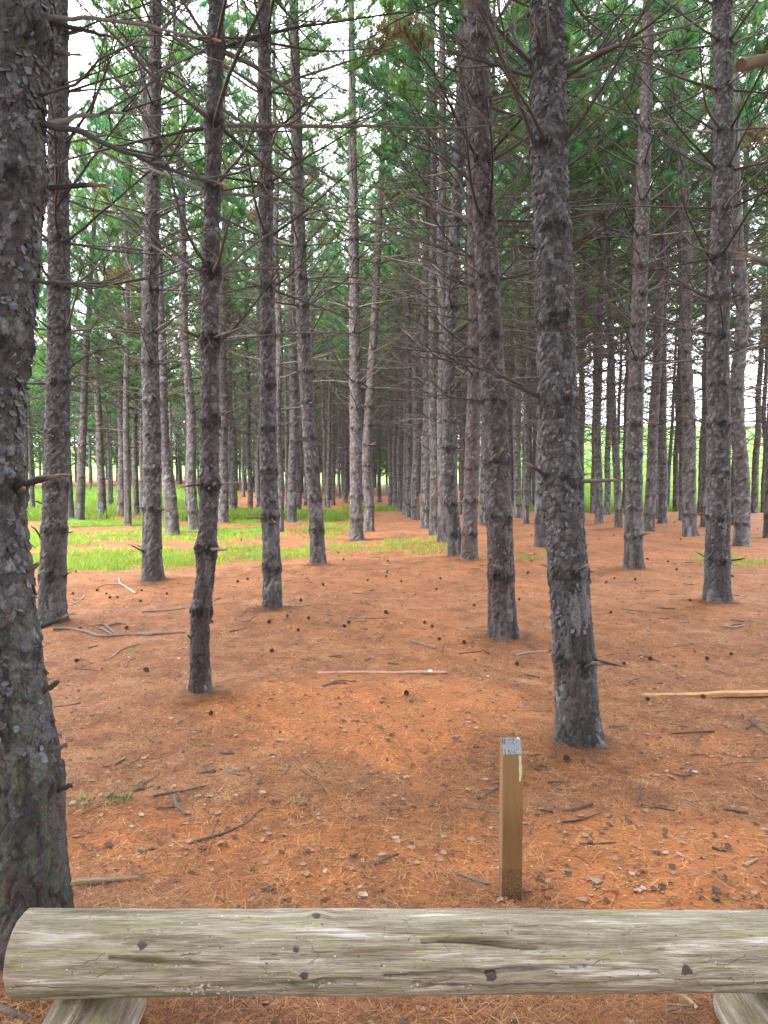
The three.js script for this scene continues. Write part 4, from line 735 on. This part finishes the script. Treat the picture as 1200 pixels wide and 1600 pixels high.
stick([[444, 948], [465, 949], [488, 945]], 0.010, 'stick pointing away from the dark upright pine', { col: [0.12, 0.085, 0.07] });
stick([[1130, 979], [1148, 981], [1164, 977]], 0.012, 'pale stick near the foot of the stout pine beyond the tan board', { col: [0.24, 0.18, 0.14] });
stick([[1010, 1113], [1035, 1112], [1062, 1110]], 0.006, 'thin twig lying below the tan board', { col: [0.15, 0.08, 0.05] });
stick([[697, 1554], [730, 1562], [770, 1572], [816, 1573]], 0.006, 'dark bent twig on the needles under the log bench', { col: [0.09, 0.055, 0.04] });
stick([[0, 1580], [20, 1588], [48, 1597]], 0.013, 'dark stick beside the cross log under the sawn bench end', { col: [0.10, 0.065, 0.05] });
stick([[1056, 1556], [1075, 1565], [1090, 1580]], 0.010, 'splintered tan stick in the shade under the bench', { col: [0.42, 0.27, 0.12] });
stick([[1040, 1585], [1060, 1580], [1085, 1574]], 0.010, 'brown stick crossing the splintered one under the bench', { col: [0.16, 0.1, 0.06] });
stick([[1058, 1552], [1080, 1556], [1112, 1562]], 0.006, 'pale sliver of wood behind the splintered stick', { col: [0.45, 0.32, 0.17] });
{ const R = rng(88); // small twigs that only their place tells apart
  for (let k = 0; k < 210; k++) {
    const v = 860 + 540 * Math.pow(R(), 1.2), u = 110 + 1080 * R(), g = ground(u, v, H); if (bare(g.x, g.z) > 0.6 || treeSpots.some(([a, b]) => Math.hypot(a - g.x, b - g.z) < 0.3)) { R(); R(); R(); continue; }
    const a = R() * 6.28, L = 0.08 + 0.36 * R() * R(), r = 0.003 + 0.005 * R(), pts = []; let an = a, x = g.x, z = g.z;
    for (let s = 0; s < 5; s++) { pts.push(V(x, H(x, z) + r + 0.002, z)); x += Math.cos(an) * L / 4; z += Math.sin(an) * L / 4; an += (R() - 0.5) * 0.5; }
    const b = new MB(), o = pts[0].clone(), c = twigCol(R); b.tube(pts.map((p) => p.sub(o)), [r, r, r * 0.9, r * 0.7, r * 0.4], 5, mix3(c, TW.pale, 0.3 * R()), true, 0.2, R);
    const m = mesh('small_twig', b.geo(), M.twig); m.position.copy(o); tag(m, 'small dead twig lying loose on the needle litter', 'twig', 'small twigs strewn on the needles');
  }
}

// ---------------------------------------------------------------- pine cones
{ const b = new MB(), R = rng(5), core = (y) => 0.017 * Math.sqrt(Math.max(0.02, 1 - (y / 0.026) ** 2));
  const ps = [], rs = []; for (let k = 0; k <= 6; k++) { const y = -0.025 + 0.05 * k / 6; ps.push(V(0, y, 0)); rs.push(core(y) * 0.8); } b.tube(ps, rs, 8, [0.04, 0.026, 0.02]);
  for (let k = 0; k < 46; k++) { const y = -0.023 + 0.046 * k / 45, a = k * 2.39996, r = core(y), dx = Math.cos(a), dz = Math.sin(a), w = 0.0055, o = r + 0.006, c = mix3([0.07, 0.042, 0.028], [0.14, 0.085, 0.055], R());
    const i = b.v(dx * r * 0.6 - dz * w * 0.6, y - 0.003, dz * r * 0.6 + dx * w * 0.6, c); b.v(dx * r * 0.6 + dz * w * 0.6, y - 0.003, dz * r * 0.6 - dx * w * 0.6, c); b.v(dx * o - dz * w, y + 0.003, dz * o + dx * w, c); b.v(dx * o + dz * w, y + 0.003, dz * o - dx * w, c); b.v(dx * (o + 0.001), y + 0.007, dz * (o + 0.001), c);
    b.tri(i, i + 1, i + 2); b.tri(i + 1, i + 3, i + 2); b.tri(i + 2, i + 3, i + 4); b.tri(i + 2, i + 1, i); b.tri(i, i + 4, i + 2); b.tri(i + 1, i + 3, i + 4); }
  const geo = b.geo(false), spots = [[1012, 1096], [425, 1020], [545, 975], [466, 987], [635, 1086], [1016, 1032], [1105, 1032], [1142, 1025], [975, 1040], [229, 1050], [120, 1035], [172, 935], [330, 1118], [686, 1001], [725, 1006], [808, 1040], [470, 940], [505, 915], [400, 948], [885, 1190], [1098, 1092], [627, 910], [606, 878], [960, 905], [1078, 940]];
  for (let k = 0; k < 90; k++) { const v = 795 + 190 * Math.pow(R(), 1.3), u = 110 + 1090 * R(); spots.push([u, v]); }
  for (const [u, v] of spots) { const p = ground(u, v, H); if (grassAt(p.x, p.z) > 0.4 || treeSpots.some(([a, e]) => Math.hypot(a - p.x, e - p.z) < 0.22)) continue; const m = mesh('pine_cone', geo, M.twig); m.position.set(p.x, p.y + 0.018, p.z); m.rotation.set(1.2 + R() * 0.7, R() * 6.28, R() * 0.6); m.scale.setScalar(0.62 + 0.3 * R()); tag(m, 'dark open pine cone lying on the needle litter', 'pine cone', 'pine cones dropped on the litter'); }
}

// ---------------------------------------------------------------- small weeds
for (const [u, v, label, s] of [[130, 1256, 'low green weed on bare earth beside the thick scaly pine', 0.45], [184, 1251, 'pale green weed tuft farther from the thick scaly pine', 0.5], [222, 1231, 'tiny green sprout beyond the two low weeds', 0.3], [209, 1020, 'green pine sprig among the sticks by the crooked branch', 0.4]]) {
  const p = ground(u, v, H), m = mesh('weed', bladeTuft(u, 26, 0.09, 0.004, 0.14), new THREE.MeshStandardMaterial({ color: new THREE.Color().setRGB(0.14, 0.24, 0.06), vertexColors: true, roughness: 0.9, side: THREE.DoubleSide })); m.position.copy(p); m.scale.set(s * 1.6, s, s * 1.6); tag(m, label, 'weed');
}

// ---------------------------------------------------------------- disc basket at the end of the path
{
  const g = ground(604, 787), t = thing('disc_basket', 'grey metal chain basket on a pole at the end of the needle path', 'basket', g);
  const met = new THREE.MeshStandardMaterial({ color: 0x7d8790, metalness: 0.3, roughness: 0.45 }), band = new THREE.MeshStandardMaterial({ color: 0x8f9aa8, metalness: 0.2, roughness: 0.5 });
  const p = mesh('pole', new THREE.CylinderGeometry(0.024, 0.024, 1.4, 10), met, t); p.position.y = 0.68;
  const top = mesh('top_band', new THREE.CylinderGeometry(0.27, 0.27, 0.07, 28, 1, true), band, t); band.side = THREE.DoubleSide; top.position.y = 1.31;
  const hub = mesh('cap', new THREE.ConeGeometry(0.06, 0.09, 12), met, t); hub.position.y = 1.41;
  for (let k = 0; k < 4; k++) { const a = mesh('spoke', new THREE.CylinderGeometry(0.008, 0.008, 0.27, 6), met, t); a.rotation.set(0, k * Math.PI / 2, Math.PI / 2, 'YXZ'); a.position.set(Math.cos(-k * Math.PI / 2) * 0.135, 1.34, Math.sin(-k * Math.PI / 2) * 0.135); }
  for (let k = 0; k < 14; k++) { const a = k / 14 * 6.283, cv = new THREE.QuadraticBezierCurve3(V(Math.cos(a) * 0.25, 1.28, Math.sin(a) * 0.25), V(Math.cos(a) * 0.2, 0.95, Math.sin(a) * 0.2), V(Math.cos(a) * 0.03, 0.82, Math.sin(a) * 0.03)); mesh('chain', new THREE.TubeGeometry(cv, 8, 0.008, 5), met, t); }
  for (const [y, r] of [[0.86, 0.33], [0.76, 0.33], [0.66, 0.31]]) { const h = mesh('hoop', new THREE.TorusGeometry(r, 0.010, 6, 32), met, t); h.rotation.x = Math.PI / 2; h.position.y = y; }
  for (let k = 0; k < 20; k++) { const a = k / 20 * 6.283, cv = new THREE.CatmullRomCurve3([V(Math.cos(a) * 0.33, 0.86, Math.sin(a) * 0.33), V(Math.cos(a) * 0.32, 0.7, Math.sin(a) * 0.32), V(Math.cos(a) * 0.28, 0.645, Math.sin(a) * 0.28), V(Math.cos(a) * 0.02, 0.64, Math.sin(a) * 0.02)]); mesh('wire', new THREE.TubeGeometry(cv, 8, 0.006, 4), met, t); }
}
renderer.render(scene, camera);
